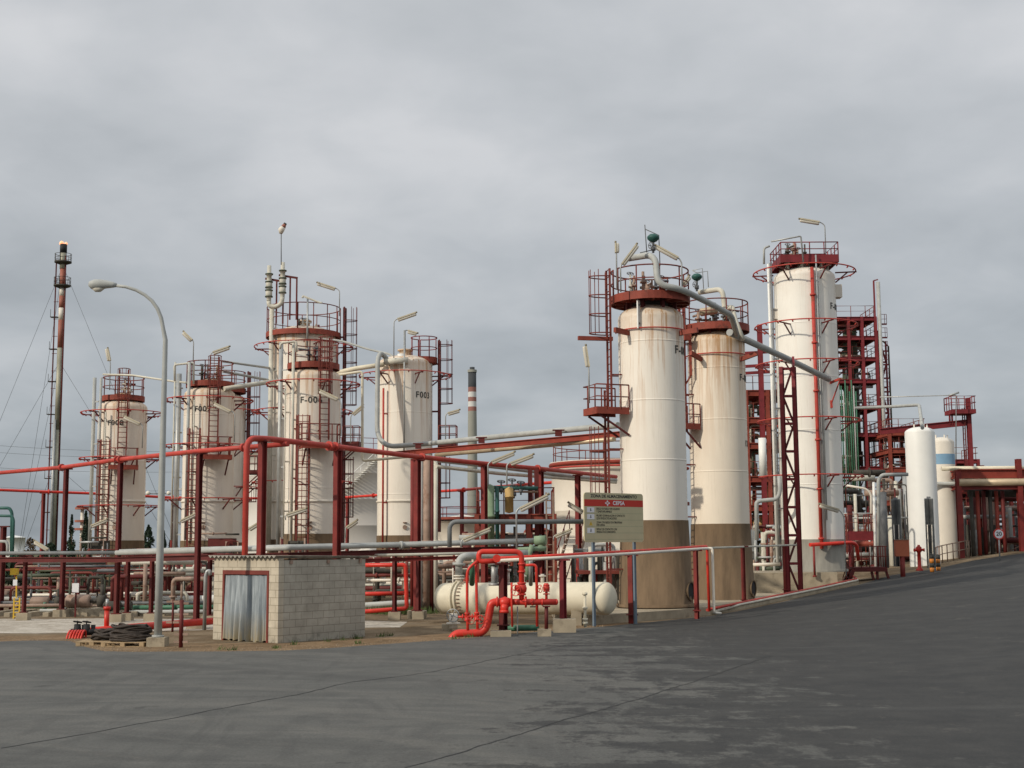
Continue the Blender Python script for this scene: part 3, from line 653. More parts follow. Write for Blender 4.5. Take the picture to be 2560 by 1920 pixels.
mb = MB(); z1 = HZ(2003, 668, Y-1.8); mb.tube([cpt(ct, R_(1), R+.13, z1), cpt(ct, R_(1), R+.13, zs-.5)], .095, 10)
for k in range(6): flange(mb, cpt(ct, R_(1), R+.13, z1-1.5-k*2.6), (0, 0, 1), .09)
mb.build('riser_pipe', 'red_pipe', rt)
mb = MB(); mb.tube([cpt(ct, R_(9), R+.1, zpt+.0), cpt(ct, R_(9), R+.1, zs)], .045, 8); mb.tube([cpt(ct, R_(13), R+.08, zsh-.4), cpt(ct, R_(13), R+.08, zs+1)], .03, 8); mb.build('conduit', 'galv', rt)
for (aa, rr_, mm_) in ((-92, .085, 'white_tank'), (-84, .05, 'galv'), (-76, .035, 'dark_pipe')):
    mb = MB(); mb.tube([cpt(ct, R_(aa), R+.28, zpt-.1), cpt(ct, R_(aa), R+.28, zs-1.2)], rr_, 10)
    for k in range(5): q = cpt(ct, R_(aa), R+.28, zsh-1.8-k*2.7); mb.bar(q, cpt(ct, R_(aa), R, q.z), .06, .06)
    mb.build('side_pipe', mm_, rt)
wrap_text(rt, 'F-003', ct, R, R_(62), HZ(2078, 775, Y), .5)
mb = MB(); q = cpt(ct, R_(80), R+.02, zsh-.8); mb.box((q.x-.15, q.y-.35, q.z-.35), (q.x+.25, q.y+.3, q.z+.35)); mb.build('lifting_lug', 'off_white', rt)
mb = MB(); q = cpt(ct, R_(-86), R+.0, zsh-2.0); mb.box((q.x-.2, q.y-.3, q.z-.3), (q.x+.15, q.y+.3, q.z+.3)); mb.build('lifting_lug', 'off_white', rt)
mb = MB(); q = cpt(ct, R_(33), R, HZ(2060, 957, Y-1.4)); mb.bar(q, q+V((.35, -.75, .12)), .09, .12); q2 = cpt(ct, R_(33), R, q.z-1.15); mb.bar(q2, q+V((.35, -.75, .12)), .05, .05); mb.bar(q2-V((0, 0, .2)), q2+V((0, 0, .2)), .12, .12)
mb.build('pipe_bracket', 'red_pipe', rt)
# plinth
mb = MB(); xl = P(1884, 1440, 69).x; xr = P(2092, 1440, 69.5).x; g = TZ(ct[0], Y)
mb.box((xl, 69.4, g-1.2), (xr, 75.2, zf)); mb.box((xl-.15, 69.2, g-1.2), (xr+.1, 69.36, g+.18))
solo(mb, 'plinth', 'concrete', 'pale concrete block the tall white column stands on', 'plinth')
# ---------------- left group, standard columns
def left_column(px, Y, y_sh, y_sk, label, txt, tpx, ty, rings, plat_y, rail_y, RPx, up=None, low=None, mid=None, Rm=1.46, m='shell_c', y_ft=None, ringR=2.5, tsz=.44, pipes=(), ring_m='red_pipe', platpx=None, dome=.55, group=GC):
    c = colbase(px, 1250, Y); R = Rm; zs = HZ(px, y_sk, Y-R); zf = .12; zsh = HZ(px, y_sh, Y)
    root = thing('storage_tank', label, 'storage tank', (c[0], c[1], 0), group)
    shell(root, c, R, zs, zsh, dome, m); skirt(root, c, R, R+.02, 0, zs)
    mb = MB(); zb = HZ(px, 1252, Y-R); mb.lathe((c[0], c[1], zb), [(R+.001, -.07), (R+.06, -.05), (R+.06, .05), (R+.001, .07)], 48); mb.build('stiffener_band', 'off_white', root)
    if RPx:
        RP = RPx/F*Y; zp = HZ(platpx or px, plat_y, Y-RP); cc = (P(platpx, 1000, Y).x if platpx else c[0], c[1])
        top_platform(root, cc, RP, zp, HZ(px, rail_y, Y-RP)-zp, .26, zd=zsh+.1, RD=min(RP*.8, R*.75), legs=7)
    else: zp = zsh+.9
    for i, (yy, kw) in enumerate(rings): ring(root, c, R, ringR, HZ(px, yy, Y-ringR), 6, ring_m, a_off=.45+.2*i, **kw)
    if up:
        dx, y0, y1 = up; th = math.asin(max(-1, min(1, dx/(R+.3)))); rl = R+.3
        z0, z1 = HZ(px, y0, Y-R), HZ(px, y1, Y-R)
        mb = MB(); ladder(mb, c, th, rl, z0, z1, .5); standoffs(mb, c, th, R, rl, z0, zsh); l = mb.build('upper_ladder', 'rail_red', root)
        mb = MB(); cage(mb, c, th, rl, z1-3.0, z1, step=.6, dep=.6); mb.build('ladder_cage', 'rail_red', l)
    if mid:
        dx, yf, hw = mid; th = math.asin(dx/(R+.4)); side_platform(root, c, th, R+.02, R+.95, hw, HZ(px, yf, Y-R-.9), 1.1)
    if low:
        dx, y0 = low; th = math.asin(dx/(R+.6)); z0 = HZ(px, y0, Y-R)
        mb = MB(); ladder(mb, c, th, R+.45, .2, z0, .62); standoffs(mb, c, th, R, R+.45, zs, z0, step=2.2); l = mb.build('lower_ladder', 'rail_red', root)
        mb = MB(); cage(mb, c, th, R+.45, 2.9, z0, step=1.05, dep=.6); mb.build('ladder_cage', 'rail_red', l)
    for (dx, y0, y1, rr, mm) in pipes:
        mb = MB(); yy = Y-math.sqrt(max(0, (R+.28)**2-dx*dx)) if abs(dx) < R+.28 else Y-.3
        xx = c[0]+dx; za, zb = HZ(px, y0, yy), HZ(px, y1, yy); mb.tube([(xx, yy, za), (xx, yy, zb)], rr, 10)
        k = za-1.5
        while k > zb+.5: mb.bar((xx, yy, k), (c[0]+dx*.8, c[1]-math.sqrt(max(.01, R*R-(dx*.8)**2)) if abs(dx*.8) < R else c[1], k), .05, .08); k -= 2.6
        mb.build('vertical_pipe', mm, root)
    if txt:
        th = math.asin(max(-1, min(1, (P(tpx, ty, Y).x-P(px, ty, Y).x)/R))); wrap_text(root, txt, c, R, th, HZ(tpx, ty, Y-R*math.cos(th)), tsz)
    mb = MB(); q = cpt(c, R_(5), R+.01, HZ(px, 1318, Y-R)); mb.tube([q+V((0, .05, 0)), q-V((0, .06, 0))], .13, 12); mb.tube([q+V((.0, -.02, .25)), q+V((0, -.02, .3))], .12, 10); mb.build('nozzle', 'brown_pipe', root)
    return root, c, R, zs, zsh, zp
F8 = left_column(301, 81.6, 1021, 1351, 'leftmost cream column, F 008, behind the street lamp', 'F008', 300, 1057, ((1023, {}), (1140, {}), (1262, {})), 988, 939, 51, (.5, 1125, 925), (-.5, 1100), (.62, 1166, .82),
    pipes=((-1.72, 944, 1372, .11, 'grey_pipe'), (-.95, 944, 1372, .08, 'grey_pipe'), (-.55, 1030, 1372, .05, 'pale_pipe')))
F7 = left_column(519, 77, 989, 1351, 'cream column numbered F 007, right of the street lamp', 'F007', 516, 1022, ((989, {}), (1107, {}), (1244, {})), 952, 900, 58, (.62, 1125, 893), (-.4, 1072), (.75, 1140, .85),
    pipes=((-1.74, 934, 1420, .15, 'galv'), (-1.98, 905, 1350, .05, 'pale_pipe'), (-.86, 905, 1350, .09, 'grey_pipe'), (-.5, 1000, 1350, .04, 'pale_pipe')))
F5 = left_column(556, 89, 1003, 1356, 'narrow-looking column tucked behind column F 007', '5', 590, 1065, ((1020, {}), (1120, {}), (1215, {})), 968, 925, 52, m='shell_a', ringR=2.4)
F6 = left_column(780, 71, 945, 1334, 'cream column numbered F-006 standing in front of a fatter one', 'F-006', 785, 1000, ((947, {}),), 905, 848, 64, (.83, 1100, 845), (-.22, 1040), (.62, 1112, 1.0),
    pipes=((-1.70, 856, 1372, .12, 'galv'), (-.84, 856, 1372, .08, 'pale_pipe'), (-1.3, 960, 1340, .04, 'pale_pipe'), (-.9, 1000, 1300, .035, 'red_pipe')), tsz=.46, m='shell_c')
F4 = left_column(755, 82, 848, 1348, 'widest tall cream column of the left group, two vent stacks on its top', '', 0, 0, ((850, {}), (1017, {}), (1200, {})), 822, 755, 93, Rm=2.03, ringR=3.05, m='shell_a', platpx=757, dome=.8,
    pipes=((-1.75, 760, 1372, .15, 'pale_pipe'), (.55, 745, 870, .06, 'galv')))
F3 = left_column(1012, 79, 912, 1338, 'cream column F 003 right of the left group, grey U-shaped pipe at its side', 'F003', 1061, 988, ((925, {}),), 895, 845, 0, Rm=1.63, ringR=2.75, m='shell_a', tsz=.5,
    pipes=((-1.15, 970, 1372, .06, 'red_pipe'), (.1, 826, 1140, .05, 'galv')))
# caged ladders on the right flank of F5, F4, F3
for (cf, sy, y0, y1, pxx, yl) in ((F5, 89, 930, 1330, 623, 1180), (F4, 82, 770, 1375, 862, 1110), (F3, 79, 852, 1330, 1100, 1110)):
    root, c, R, zs, zsh, zp = cf; dx = P(pxx, 1000, sy).x-c[0]; rl = abs(dx); th = R_(86)
    z0, z1, zm = HZ(pxx, y1, sy), HZ(pxx, y0, sy), HZ(pxx, yl, sy)
    mb = MB(); ladder(mb, c, th, rl, z0, z1, .5); 
    mb.bar(cpt(c, th, rl-.05, z0), cpt(c, th, rl-.05, z1), .14, .14)
    for k in range(4): zz = z0+(z1-z0)*(k+.5)/4; mb.bar(cpt(c, th, R, zz), cpt(c, th, rl, zz), .08, .1)
    l = mb.build('side_ladder', 'maroon', root); mb = MB(); cage(mb, c, th, rl, zm+2.4, z1, step=.88, dep=.75); mb.build('ladder_cage', 'maroon', l); mb = MB(); cage(mb, c, th, rl, z0+2, zm-.8, step=.88, dep=.6); mb.build('ladder_cage', 'maroon', l)
    side_platform(root, c, th, rl, rl+1.0, .5, zm, 1.05, 'maroon', sub='landing')
# small quarter platform on F3
root, c, R, zs, zsh, zp = F3; zq = HZ(1060, 893, 78)
mb = MB(); cq = (P(1060, 900, 79).x, c[1]); mb.lathe((cq[0], cq[1], zq), [(.02, -.03), (.78, -.03), (.8, .1), (.8, -.22), (.75, -.3), (.02, -.42)], 28, False); p = mb.build('platform', 'plat_red', root)
mb = MB(); railing(mb, arcp(cq, .78, zq, R_(-150), R_(200), 24), HZ(1060, 845, 79)-zq, .6); mb.build('railing', 'purple_red', p)
for dx_, z_ in ((.45, -.1), (-.2, .2)): mb = MB(); mb.bar((cq[0]+dx_, cq[1]-.4, zsh+z_), (cq[0]+dx_, cq[1]-.4, zq-.2), .12, .12); mb.build('support_leg', 'pale_pipe', root)
mb = MB(); q0 = P(960, 905, 77.2); q1 = P(1020, 901, 77.2); mb.tube([q0, q1], .19, 14); mb.build('header_pipe', 'pale_pipe', root)
mb = MB(); mb.tube([P(1003, 905, 78), P(1003, 885, 78)], .22, 12); mb.tube([P(1012, 905, 78), P(1012, 889, 78)], .1, 12)
for (a_, b_) in ((988, 912), (977, 915)): mb.tube([P(a_, b_, 78), P(a_-4, b_-12, 78)], .08, 10)
mb.build('nozzle', 'white_tank', root)
# ================================================================ street lamp
def street_lamp():
    b = G(395, 1616); Y = b.y; X = P(397, 1500, Y).x
    root = thing('street_lamp', 'tall grey street lamp with a curved arm at the edge of the road', 'street lamp', (X, Y, 0))
    mb = MB(); mb.box((X-.26, Y-.26, -.1), (X+.26, Y+.26, .26)); mb.build('base', 'concrete', root)
    tops = [(0, 0)]; pts = [V((X, Y, .26)), V((X, Y, 3)), V((X, Y, HZ(409, 850, Y)))]
    pts += [P(a, b_, Y) for a, b_ in ((408, 822), (403, 795), (394, 772), (380, 752), (362, 737), (340, 725), (315, 717), (290, 714))]
    n = len(pts); mb = MB(); mb.tube(pts, [.115, .105, .07]+[.06-.002*i for i in range(n-3)], 14)
    mb.tube([(X, Y, .26), (X, Y, .32)], .17, 14); mb.build('pole', 'grey_pipe', root)
    mb = MB(); q = [P(a, b_, Y) for a, b_ in ((291, 713), (282, 712), (268, 711), (252, 711), (238, 711), (226, 713), (222, 715))]
    mb.tube(q, [.06, .09, .12, .15, .155, .12, .04], 14)
    h = mb.build('lamp_head', 'grey_pipe', root)
    mb = MB(); mb.tube([P(a, b_, Y) for a, b_ in ((262, 719), (250, 722), (240, 722), (230, 719))], [.03, .10, .10, .04], 12); mb.build('lamp_glass', 'lens', h)
street_lamp()
# ================================================================ block shed
def shed():
    Cn, Ln, Rn = G(694, 1609), G(532, 1599), G(902, 1591)
    ax = (Cn-Ln); ax.z = 0; W_ = ax.length; ang = math.atan2(ax.y, ax.x); Dp = (Rn-Cn).length*.98
    H = HZ(694, 1396, Cn.y)
    root = thing('block_shed', 'small grey concrete block shed with a corrugated metal door by the road', 'shed', (Ln.x, Ln.y, 0)); root.rotation_euler.z = ang
    WP[root.name] = V((0, 0, 0)); dx0, dx1, dh = W_*.135+.03, W_*.86, H-.36
    mb = MB(); t = .2
    mb.box((0, 0, -.2), (dx0, t, H)); mb.box((dx1, 0, -.2), (W_, t, H)); mb.box((dx0, 0, dh), (dx1, t, H)); mb.build('front_wall', 'block_front', root)
    mb = MB(); mb.box((W_-t, t+.001, -.2), (W_-.001, Dp, H-.06)); mb.build('side_wall', 'block_shaded', root)
    mb = MB(); mb.box((.001, t+.001, -.2), (t, Dp, H-.06)); mb.box((t, Dp-t, -.2), (W_-t-.001, Dp-.001, H-.06)); mb.build('rear_wall', 'block_shaded', root)
    mb = MB(); f = .085
    mb.box((dx0, -.02, -.1), (dx0+f, .12, dh)); mb.box((dx1-f, -.02, -.1), (dx1, .12, dh)); mb.box((dx0+f, -.02, dh-f*1.5), (dx1-f, .12, dh)); mb.build('door_frame', 'rail_red', root)
    # buckled corrugated door: pleated sheet
    n = 140; m = 14; vs = []; rnd = random.Random(3); ph = [rnd.uniform(0, 6) for _ in range(6)]
    for j in range(m+1):
        v = j/m
        for i in range(n+1):
            u = i/n; x = dx0+f+(dx1-dx0-2*f)*u; k = .25+.95*(1-v)
            a = abs(math.sin(u*30+ph[0]+.9*math.sin(u*7+v*1.5)))**.6*.045+.03*math.sin(u*47+v*1.1)+.02*math.sin(u*13+ph[1]+v)
            vs.append((x+.02*math.sin(v*2+u*9)*(1-v), .05-a*k*1.5-.02*(1-v), .03+(dh-f*1.5-.05)*v+(.03*math.sin(u*40) if j == 0 else 0)))
    fs = [(j*(n+1)+i, j*(n+1)+i+1, (j+1)*(n+1)+i+1, (j+1)*(n+1)+i) for j in range(m) for i in range(n)]
    mb = MB(); mb.add(vs, fs, True); mb.build('door', 'door_metal', root)
    mb = MB(); mb.box((dx0, .14, -.1), (dx1, .18, dh)); mb.build('door_backing', 'black', root)
    # corrugated roof
    n = 16*8; vs = []; x0, x1, y0, y1 = -.10, W_+.06, -.16, Dp+.14
    for (yy, zz) in ((y0, H+.06), (y1, H-.0)):
        for i in range(n+1): vs.append((x0+(x1-x0)*i/n, yy, zz+.035*math.cos(2*math.pi*i/8)))
    for (yy, zz) in ((y0, H+.045), (y1, H-.015)):
        for i in range(n+1): vs.append((x0+(x1-x0)*i/n, yy, zz+.035*math.cos(2*math.pi*i/8)))
    k = n+1; fs = [(i, i+1, k+i+1, k+i) for i in range(n)]+[(2*k+i, 3*k+i, 3*k+i+1, 2*k+i+1) for i in range(n)]+[(i, 2*k+i, 2*k+i+1, i+1) for i in range(n)]
    fs += [(n, 3*k-1, 4*k-1, 2*k-1), (0, k, 3*k, 2*k)]
    mb = MB(); mb.add(vs, fs, True); mb.build('roof', 'roof_sheet', root)
    for q in (.13, .55, .93):
        mb = MB(); mb.box((W_-.3, Dp*q-.05, H-.17), (W_+.05, Dp*q+.05, H-.065)); mb.build('purlin', 'brown_pipe', root)
shed()
# ================================================================ high red mains and their posts
A_ = [(-300, 1205, 68), (0, 1182, 59.6), (160, 1168, 56.4), (297, 1149, 52.1), (495, 1128, 47.6), (720, 1110, 44.7)]
pipe('long high red fire main rising from the left edge past the street lamp', PP(A_), .087, 'red_pipe', .2, fl=(.30, .52, .72, .985))
B_ = [(612, 1392, 43.3), (612, 1096, 43.3), (660, 1096, 44), (842, 1117, 47.6), (1045, 1142, 53.4), (1211, 1159, 57.5), (1353, 1172, 61), (1445, 1182, 65.7), (1540, 1192, 70)]
pb = PP(B_); pb[0].z = 0; pb[1].x = pb[0].x
pipe('thick red main that climbs behind the shed, bends and runs away to the right', pb, .098, 'red_pipe', .55, fl=(.3, .34, .52, .75), n=14)
GP = 'steel posts under the high red mains'
ordn = ['first', 'second', 'third', 'fourth', 'fifth', 'sixth', 'seventh', 'eighth', 'ninth']
def ipost(px, ytop, Y, label, w=.2, m='post_red', group=GP, z0=None, base=True, head=True, name='steel_post', cap=.5):
    X = P(px, 1350, Y).x; g = TZ(X, Y); zt = HZ(px, ytop, Y)
    root = thing(name, label, 'post', (X, Y, g), group)
    mb = MB(); mb.ibeam((X, Y, g+(.3 if base else 0)), (X, Y, zt), w, w, (-.62, -.78, 0)); mb.bar((X, Y, g+.3), (X, Y, g+.34), w*2, w*2, (0, 1, 0)); mb.build('shaft', m, root)
    if base: mb = MB(); mb.box((X-w*1.7, Y-w*1.7, g-.3), (X+w*1.7, Y+w*1.7, g+.3)); mb.build('footing', 'concrete', root)
    if head: mb = MB(); mb.bar((X-cap/2, Y, zt+.03), (X+cap/2, Y, zt+.03), w, .06); mb.build('head_plate', m, root)
    return root
for px, yt, Y, t in ((160, 1174, 56.4, 'tall dark red post left of leftmost column F 008, foot in the gravel'), (296, 1156, 52.1, 'tall dark red post in front of leftmost column F 008'), (495, 1136, 47.6, 'tall dark red post in front of column F 007')):
    ipost(px, yt, Y, t, .165, 'maroon')
for px, yt, Y, t in ((653, 1104, 44, 'thick red post just right of the climbing red main behind the shed'), (842, 1127, 47.6, 'red post rising behind the shed roof right of column F-006'), (1043, 1151, 53.4, 'red post in front of column F 003 at its right edge'),
                     (1211, 1166, 57.5, 'red post beside the small process skid, behind the lamp pole'), (1353, 1180, 61, 'red post just right of the process skid in front of the big cream tank edge'), (1446, 1190, 65.7, 'red post against the cream tank left of the tan sign')):
    ipost(px, yt, Y, t, .215, 'post_red')
# far red fire line behind the columns
Fb = [(-100, 1221, 92), (0, 1225, 93), (240, 1234, 96), (430, 1244, 100), (650, 1246, 103), (870, 1243, 103), (1000, 1234, 99), (1155, 1225, 91), (1300, 1212, 84), (1450, 1201, 79), (1560, 1191, 75)]
pipe('thin red fire line running far behind the columns', PP(Fb), .10, 'fire_red', .3, fl=(.12, .3, .55, .75))
for px, t in ((105, 'far red post at the left, beside the flare stack'), (430, 'far red post between columns F 008 and F 007'), (868, 'far red post in front of the big grey tank'), (1155, 'far red post in front of the small white tank')):
    q = interp(Fb, px); ipost(px, q[1]+5, q[2], t, .2, 'post_red', 'posts of the far red fire line')
# ================================================================ eye-level grey pipe rack
Rk = [(-60, 1384, 54.5), (0, 1383, 54), (290, 1382, 51), (720, 1370, 48.3), (1000, 1363, 52), (1345, 1353, 53.5)]
pk = PP(Rk)
pipe('long white-grey pipe at eye level crossing behind the shed', pk[2:], .09, 'grey_pipe', .1, fl=(.8,), n=12)
pipe('dull dark grey pipe at eye level from the left edge to the leftmost column', pk[:3], .07, 'mid_pipe', .1, n=12)
pipe('second thinner grey pipe just behind the eye-level one', [p+V((0, .5, .05)) for p in pk[2:]], .085, 'grey_pipe', .1)
mb = MB(); q = [p+V((0, .1, -.26)) for p in pk]
for a, b_ in zip(q, q[1:]): mb.ibeam(a, b_, .16, .2)
solo(mb, 'rack_beam', 'maroon', 'long dark red beam carrying the eye-level grey pipes', 'beam')
mb = MB(); q = [p+V((0, -.1, -.55)) for p in pk[3:]]
for a, b_ in zip(q, q[1:]): mb.ibeam(a, b_, .12, .14)
solo(mb, 'rack_beam', 'post_red', 'lower red beam behind the shed roof and left of the valves', 'beam')
pipe('thin pale pipe under the beam of the grey pipe rack', [P(880, 1389, 51), P(1000, 1387, 51.5), P(1240, 1382, 52)], .055, 'pale_pipe', .1)
for px, Y, t in ((66, 53.8, 'short red post under the grey pipe, near the left edge'), (322, 53, 'short red post just right of leftmost column F 008'), (382, 52.5, 'short red post right behind the street lamp pole'),
                 (526, 50.5, 'short red post immediately left of the shed'), (987, 52.4, 'short dark red post in the yard right of the shed'), (1046, 52.8, 'short red post between the shed and the cream tank')):
    ipost(px, interp(Rk, px)[1]+9, Y, t, .135, 'maroon', 'short posts under the grey pipe rack')
# ================================================================ horizontal cream tank
def drum():
    a, b_ = P(1113, 1496, 50.5), P(1515, 1496, 47.6); d = (b_-a).normalized(); Rr = .575
    root = thing('pressure_drum', 'cream horizontal pressure drum with rounded ends behind the red valves', 'tank', (a.x, a.y, 0))
    mb = MB(); n = 9; pts = []; rad = []
    for i in range(n): t = math.pi/2*i/(n-1); pts.append(a-d*(.36*math.cos(t))); rad.append(max(.01, Rr*math.sin(t)))
    for i in range(n): t = math.pi/2*i/(n-1); pts.append(b_+d*(.36*math.sin(t)+.001)); rad.append(max(.01, Rr*math.cos(t)))
    mb.tube(pts, rad, 48); mb.build('shell', 'cream_pipe', root)
    for k, s in ((1146, .0), (1156, 0)):
        q = a.lerp(b_, (k-1113)/402); mb = MB(); mb.tube([q-d*.035, q+d*.035], Rr+.07, 48); mb.build('flange', 'cream_pipe', root)
    mb = MB(); q = a.lerp(b_, .122)
    for i in range(28):
        t = 2*math.pi*i/28; u = V((0, 0, 1)); v = d.cross(u); o_ = (u*math.cos(t)+v*math.sin(t))*(Rr+.035)
        mb.tube([q+o_-d*.03, q+o_+d*.12], .018, 5)
    mb.build('bolts', 'brown_pipe', root)
    for f_ in (.2, .82):
        q = a.lerp(b_, f_); mb = MB(); mb.box((q.x-.18, q.y-.45, -.1), (q.x+.18, q.y+.45, q.z-.4)); mb.build('saddle', 'concrete', root)
    q = a.lerp(b_, .09); mb = MB(); mb.tube([q+V((0, 0, Rr-.05)), q+V((0, 0, Rr+.28))], .13, 14); mb.tube([q+V((0, 0, Rr+.14)), q+V((0, 0, Rr+.19))], .21, 16); mb.tube([q+V((0, 0, Rr+.24)), q+V((0, 0, Rr+.29))], .21, 16); mb.build('nozzle', 'off_white', root)
    for f_ in (.5, .62): q = a.lerp(b_, f_); mb = MB(); mb.tube([q+V((0, 0, Rr-.05)), q+V((0, 0, Rr+.3))], .07, 10); mb.tube([q+V((0, 0, Rr+.2)), q+V((0, 0, Rr+.26))], .13, 12); mb.build('nozzle', 'off_white', root)
    return a, b_
da, db = drum()
q = da.lerp(db, .09)
pipe('grey insulated pipe elbow standing on the left nozzle of the cream drum', [q+V((0, 0, .85)), q+V((0, 0, 1.55)), q+V((1.1, .4, 1.6)), q+V((2.6, .5, 1.65))], .14, 'grey_pipe', .4, n=12, fl=(.1,))
# ================================================================ red valve manifold
def manifold():
    Y = 42.3; g = P(1130, 1600, Y)
    root = thing('valve_manifold', 'bright red fire water manifold of thick pipes and valves at the roadside', 'pipe manifold', (g.x, Y, 0))
    def pt(lst, dy=0): return [P(a, b_, Y)+V((0, dy, 0)) for a, b_ in lst]
    def T_(nm, lst, r, rad=.3, m='fire_red', fl=(), dy=0, n=14):
        mb = MB(); q = fil(pt(lst, dy), rad); mb.tube(q, r, n)
        for f_ in fl: i0 = min(len(q)-2, int(f_*(len(q)-1))); flange(mb, q[i0].lerp(q[i0+1], .5), q[i0+1]-q[i0], r, .035)
        return mb.build(nm, m, root)
    q0 = P(1128, 1601, Y); 
    mb = MB(); mb.tube(fil([q0+V((-.1, -.1, -.25)), P(1134, 1583, Y), P(1214, 1583, Y), P(1228, 1506, Y), P(1250, 1505, Y)], .32), .125, 16); mb.build('inlet_pipe', 'fire_red', root)
    T_('header_pipe', [(1238, 1505), (1391, 1505)], .10, fl=(0,)); mb = MB(); e = P(1391, 1505, Y); mb.tube([e, e+V((.03, 0, 0)), e+V((.06, 0, 0))], [.10, .085, .02], 14); mb.build('end_cap', 'fire_red', root)
    T_('riser_pipe', [(1304, 1503), (1304, 1379), (1197, 1379), (1197, 1404), (1243, 1402)], .085, .22)
    for (x, y, r) in ((1242, 1396, .125),): mb = MB(); c = P(x, y, Y-.1); mb.tube([c-V((0, .06, 0)), c+V((0, .06, 0))], r, 20); mb.build('blind_flange', 'fire_red', root)
    for (x, y, ax, r) in ((1243, 1505, 0, .17), (1279, 1505, 0, .17), (1304, 1486, 1, .14), (1304, 1458, 1, .14), (1304, 1429, 1, .12), (1331, 1505, 0, .115), (1356, 1505, 0, .115), (1304, 1410, 1, .11)):
        mb = MB(); c = P(x, y, Y); v = V((1, 0, 0)) if not ax else V((0, 0, 1)); mb.tube([c-v*.028, c+v*.028], r, 18); mb.build('flange', 'fire_red', root)
    mb = MB(); c = P(1304, 1471, Y); mb.lathe((c.x, c.y, c.z-.16), [(.09, 0), (.15, .06), (.17, .16), (.14, .26), (.09, .32)], 18); mb.tube([c, c+V((-.16, -.2, .03))], .09, 12); v = mb.build('gate_valve', 'fire_red', root)
    mb = MB(); wheel(mb, P(1289, 1476, Y-.35), .17, (.5, 1, 0), .014); mb.build('handwheel', 'fire_red', v)
    mb = MB(); c = P(1366, 1469, Y); mb.lathe((c.x, c.y, c.z-.12), [(.06, 0), (.1, .04), (.11, .12), (.09, .2), (.06, .26)], 16); mb.tube([P(1366, 1503, Y), P(1366, 1462, Y)], .045, 10)
    for yy in (1463, 1478, 1485): k = P(1366, yy, Y); mb.tube([k-V((0, 0, .018)), k+V((0, 0, .018))], .105, 14)
    v = mb.build('gate_valve', 'fire_red', root); mb = MB(); wheel(mb, P(1350, 1472, Y-.1), .12, (.8, .6, 0), .012); mb.build('handwheel', 'fire_red', v)
    mb = MB(); c = P(1262, 1508, Y); mb.tube([c+V((-.18, 0, .02)), c+V((0, 0, .03)), c+V((.2, 0, .02))], [.12, .18, .12], 16); mb.tube([c, c+V((-.02, -.12, -.26))], [.15, .12], 16); mb.tube([c+V((-.02, -.12, -.22)), c+V((-.022, -.13, -.30))], .15, 16); mb.build('check_valve', 'fire_red', root)
    T_('drop_pipe', [(1194, 1402), (1168, 1423), (1168, 1535), (1170, 1582)], .045, .2, dy=-.05); T_('drop_pipe', [(1196, 1404), (1190, 1408), (1192, 1530), (1194, 1582)], .045, .2, dy=.1)
    T_('drop_pipe', [(1308, 1413), (1341, 1412), (1343, 1566)], .045, .12); T_('drop_pipe', [(1279, 1456), (1279, 1500), (1281, 1566)], .035, .1, dy=-.25)
    for x, y in ((1168, 1542), (1192, 1541)):
        mb = MB(); c = P(x, y, Y); mb.lathe((c.x, c.y-.02, c.z-.14), [(.05, 0), (.09, .02), (.09, .05), (.07, .06), (.10, .14), (.07, .22), (.09, .23), (.09, .26), (.05, .28)], 14); mb.tube([c, c+V((-.28, -.05, 0))], .035, 8); mb.tube([c+V((-.12, 0, 0)), c+V((-.16, 0, 0))], .085, 12)
        v = mb.build('gate_valve', 'fire_red', root); mb = MB(); wheel(mb, c+V((.12, -.28, -.08)), .13, (.2, 1, 0), .012); mb.build('handwheel', 'fire_red', v)
    T_('support_leg', [(1366, 1514), (1366, 1572)], .06, m='maroon'); mb = MB(); c = P(1366, 1516, Y); mb.box((c.x-.12, c.y-.1, c.z-.02), (c.x+.12, c.y+.1, c.z+.02)); mb.build('support_saddle', 'maroon', root)
    mb = MB(); c = P(1360, 1578, Y); mb.box((c.x-.2, c.y-.2, -.1), (c.x+.22, c.y+.25, .22)); mb.build('footing', 'concrete', root)
    mb = MB(); c = P(1254, 1589, Y); mb.box((c.x-.35, c.y-.2, -.1), (c.x+.3, c.y+.5, .17)); mb.build('footing', 'concrete', root)
    T_('bracket', [(1325, 1517), (1346, 1517)], .02, m='black')
manifold()
ipost(1257, 1412, 42.9, 'dark red post rising through the red manifold in front of the drum', .2, 'maroon', 'short posts around the manifold', base=False)
ipost(1406, 1402, 44.4, 'purple-red post on a big concrete block in front of the drum', .17, 'purple_red', 'short posts around the manifold')
mb = MB(); c = P(1410, 1560, 44.2); mb.box((c.x-.36, c.y-.3, -.1), (c.x+.38, c.y+.4, HZ(1410, 1548, 44))); solo(mb, 'concrete_block', 'concrete', 'pale concrete block under the purple post', 'block')
ipost(1577, 1390, 48.8, 'red post standing right beside the right leg of the sign', .2, 'post_red', 'posts of the red and grey roadside pipe', base=False)
ipost(1738, 1378, 51.5, 'dark red post between the two big tan column bases', .14, 'post_red', 'posts of the red and grey roadside pipe', base=False)
ipost(1856, 1368, 59, 'slim red post in front of the second tan column base', .14, 'post_red', 'posts of the red and grey roadside pipe', base=False)
ipost(1960, 1364, 66, 'short slim red post in front of the plinth, left of the lattice mast', .14, 'post_red', 'posts of the red and grey roadside pipe', base=False)
rp = [(1238, 1402, 43.2), (1405, 1394, 44.4), (1579, 1384, 47.4), (1738, 1373, 51.2), (1769, 1371, 52.0)]
q = PP(rp); g = G(1776, 1537); e = V((q[-1].x+.0, g.y+.1, g.z+.12))
pipe('red pipe along the road that turns down beside the near tan column base', [p+V((0, .12, .08)) for p in q]+[q[-1]+V((0, .12, -.2)), V((q[-1].x+.02, q[-1].y+.1, g.z+.25))], .055, 'fire_red', .12)
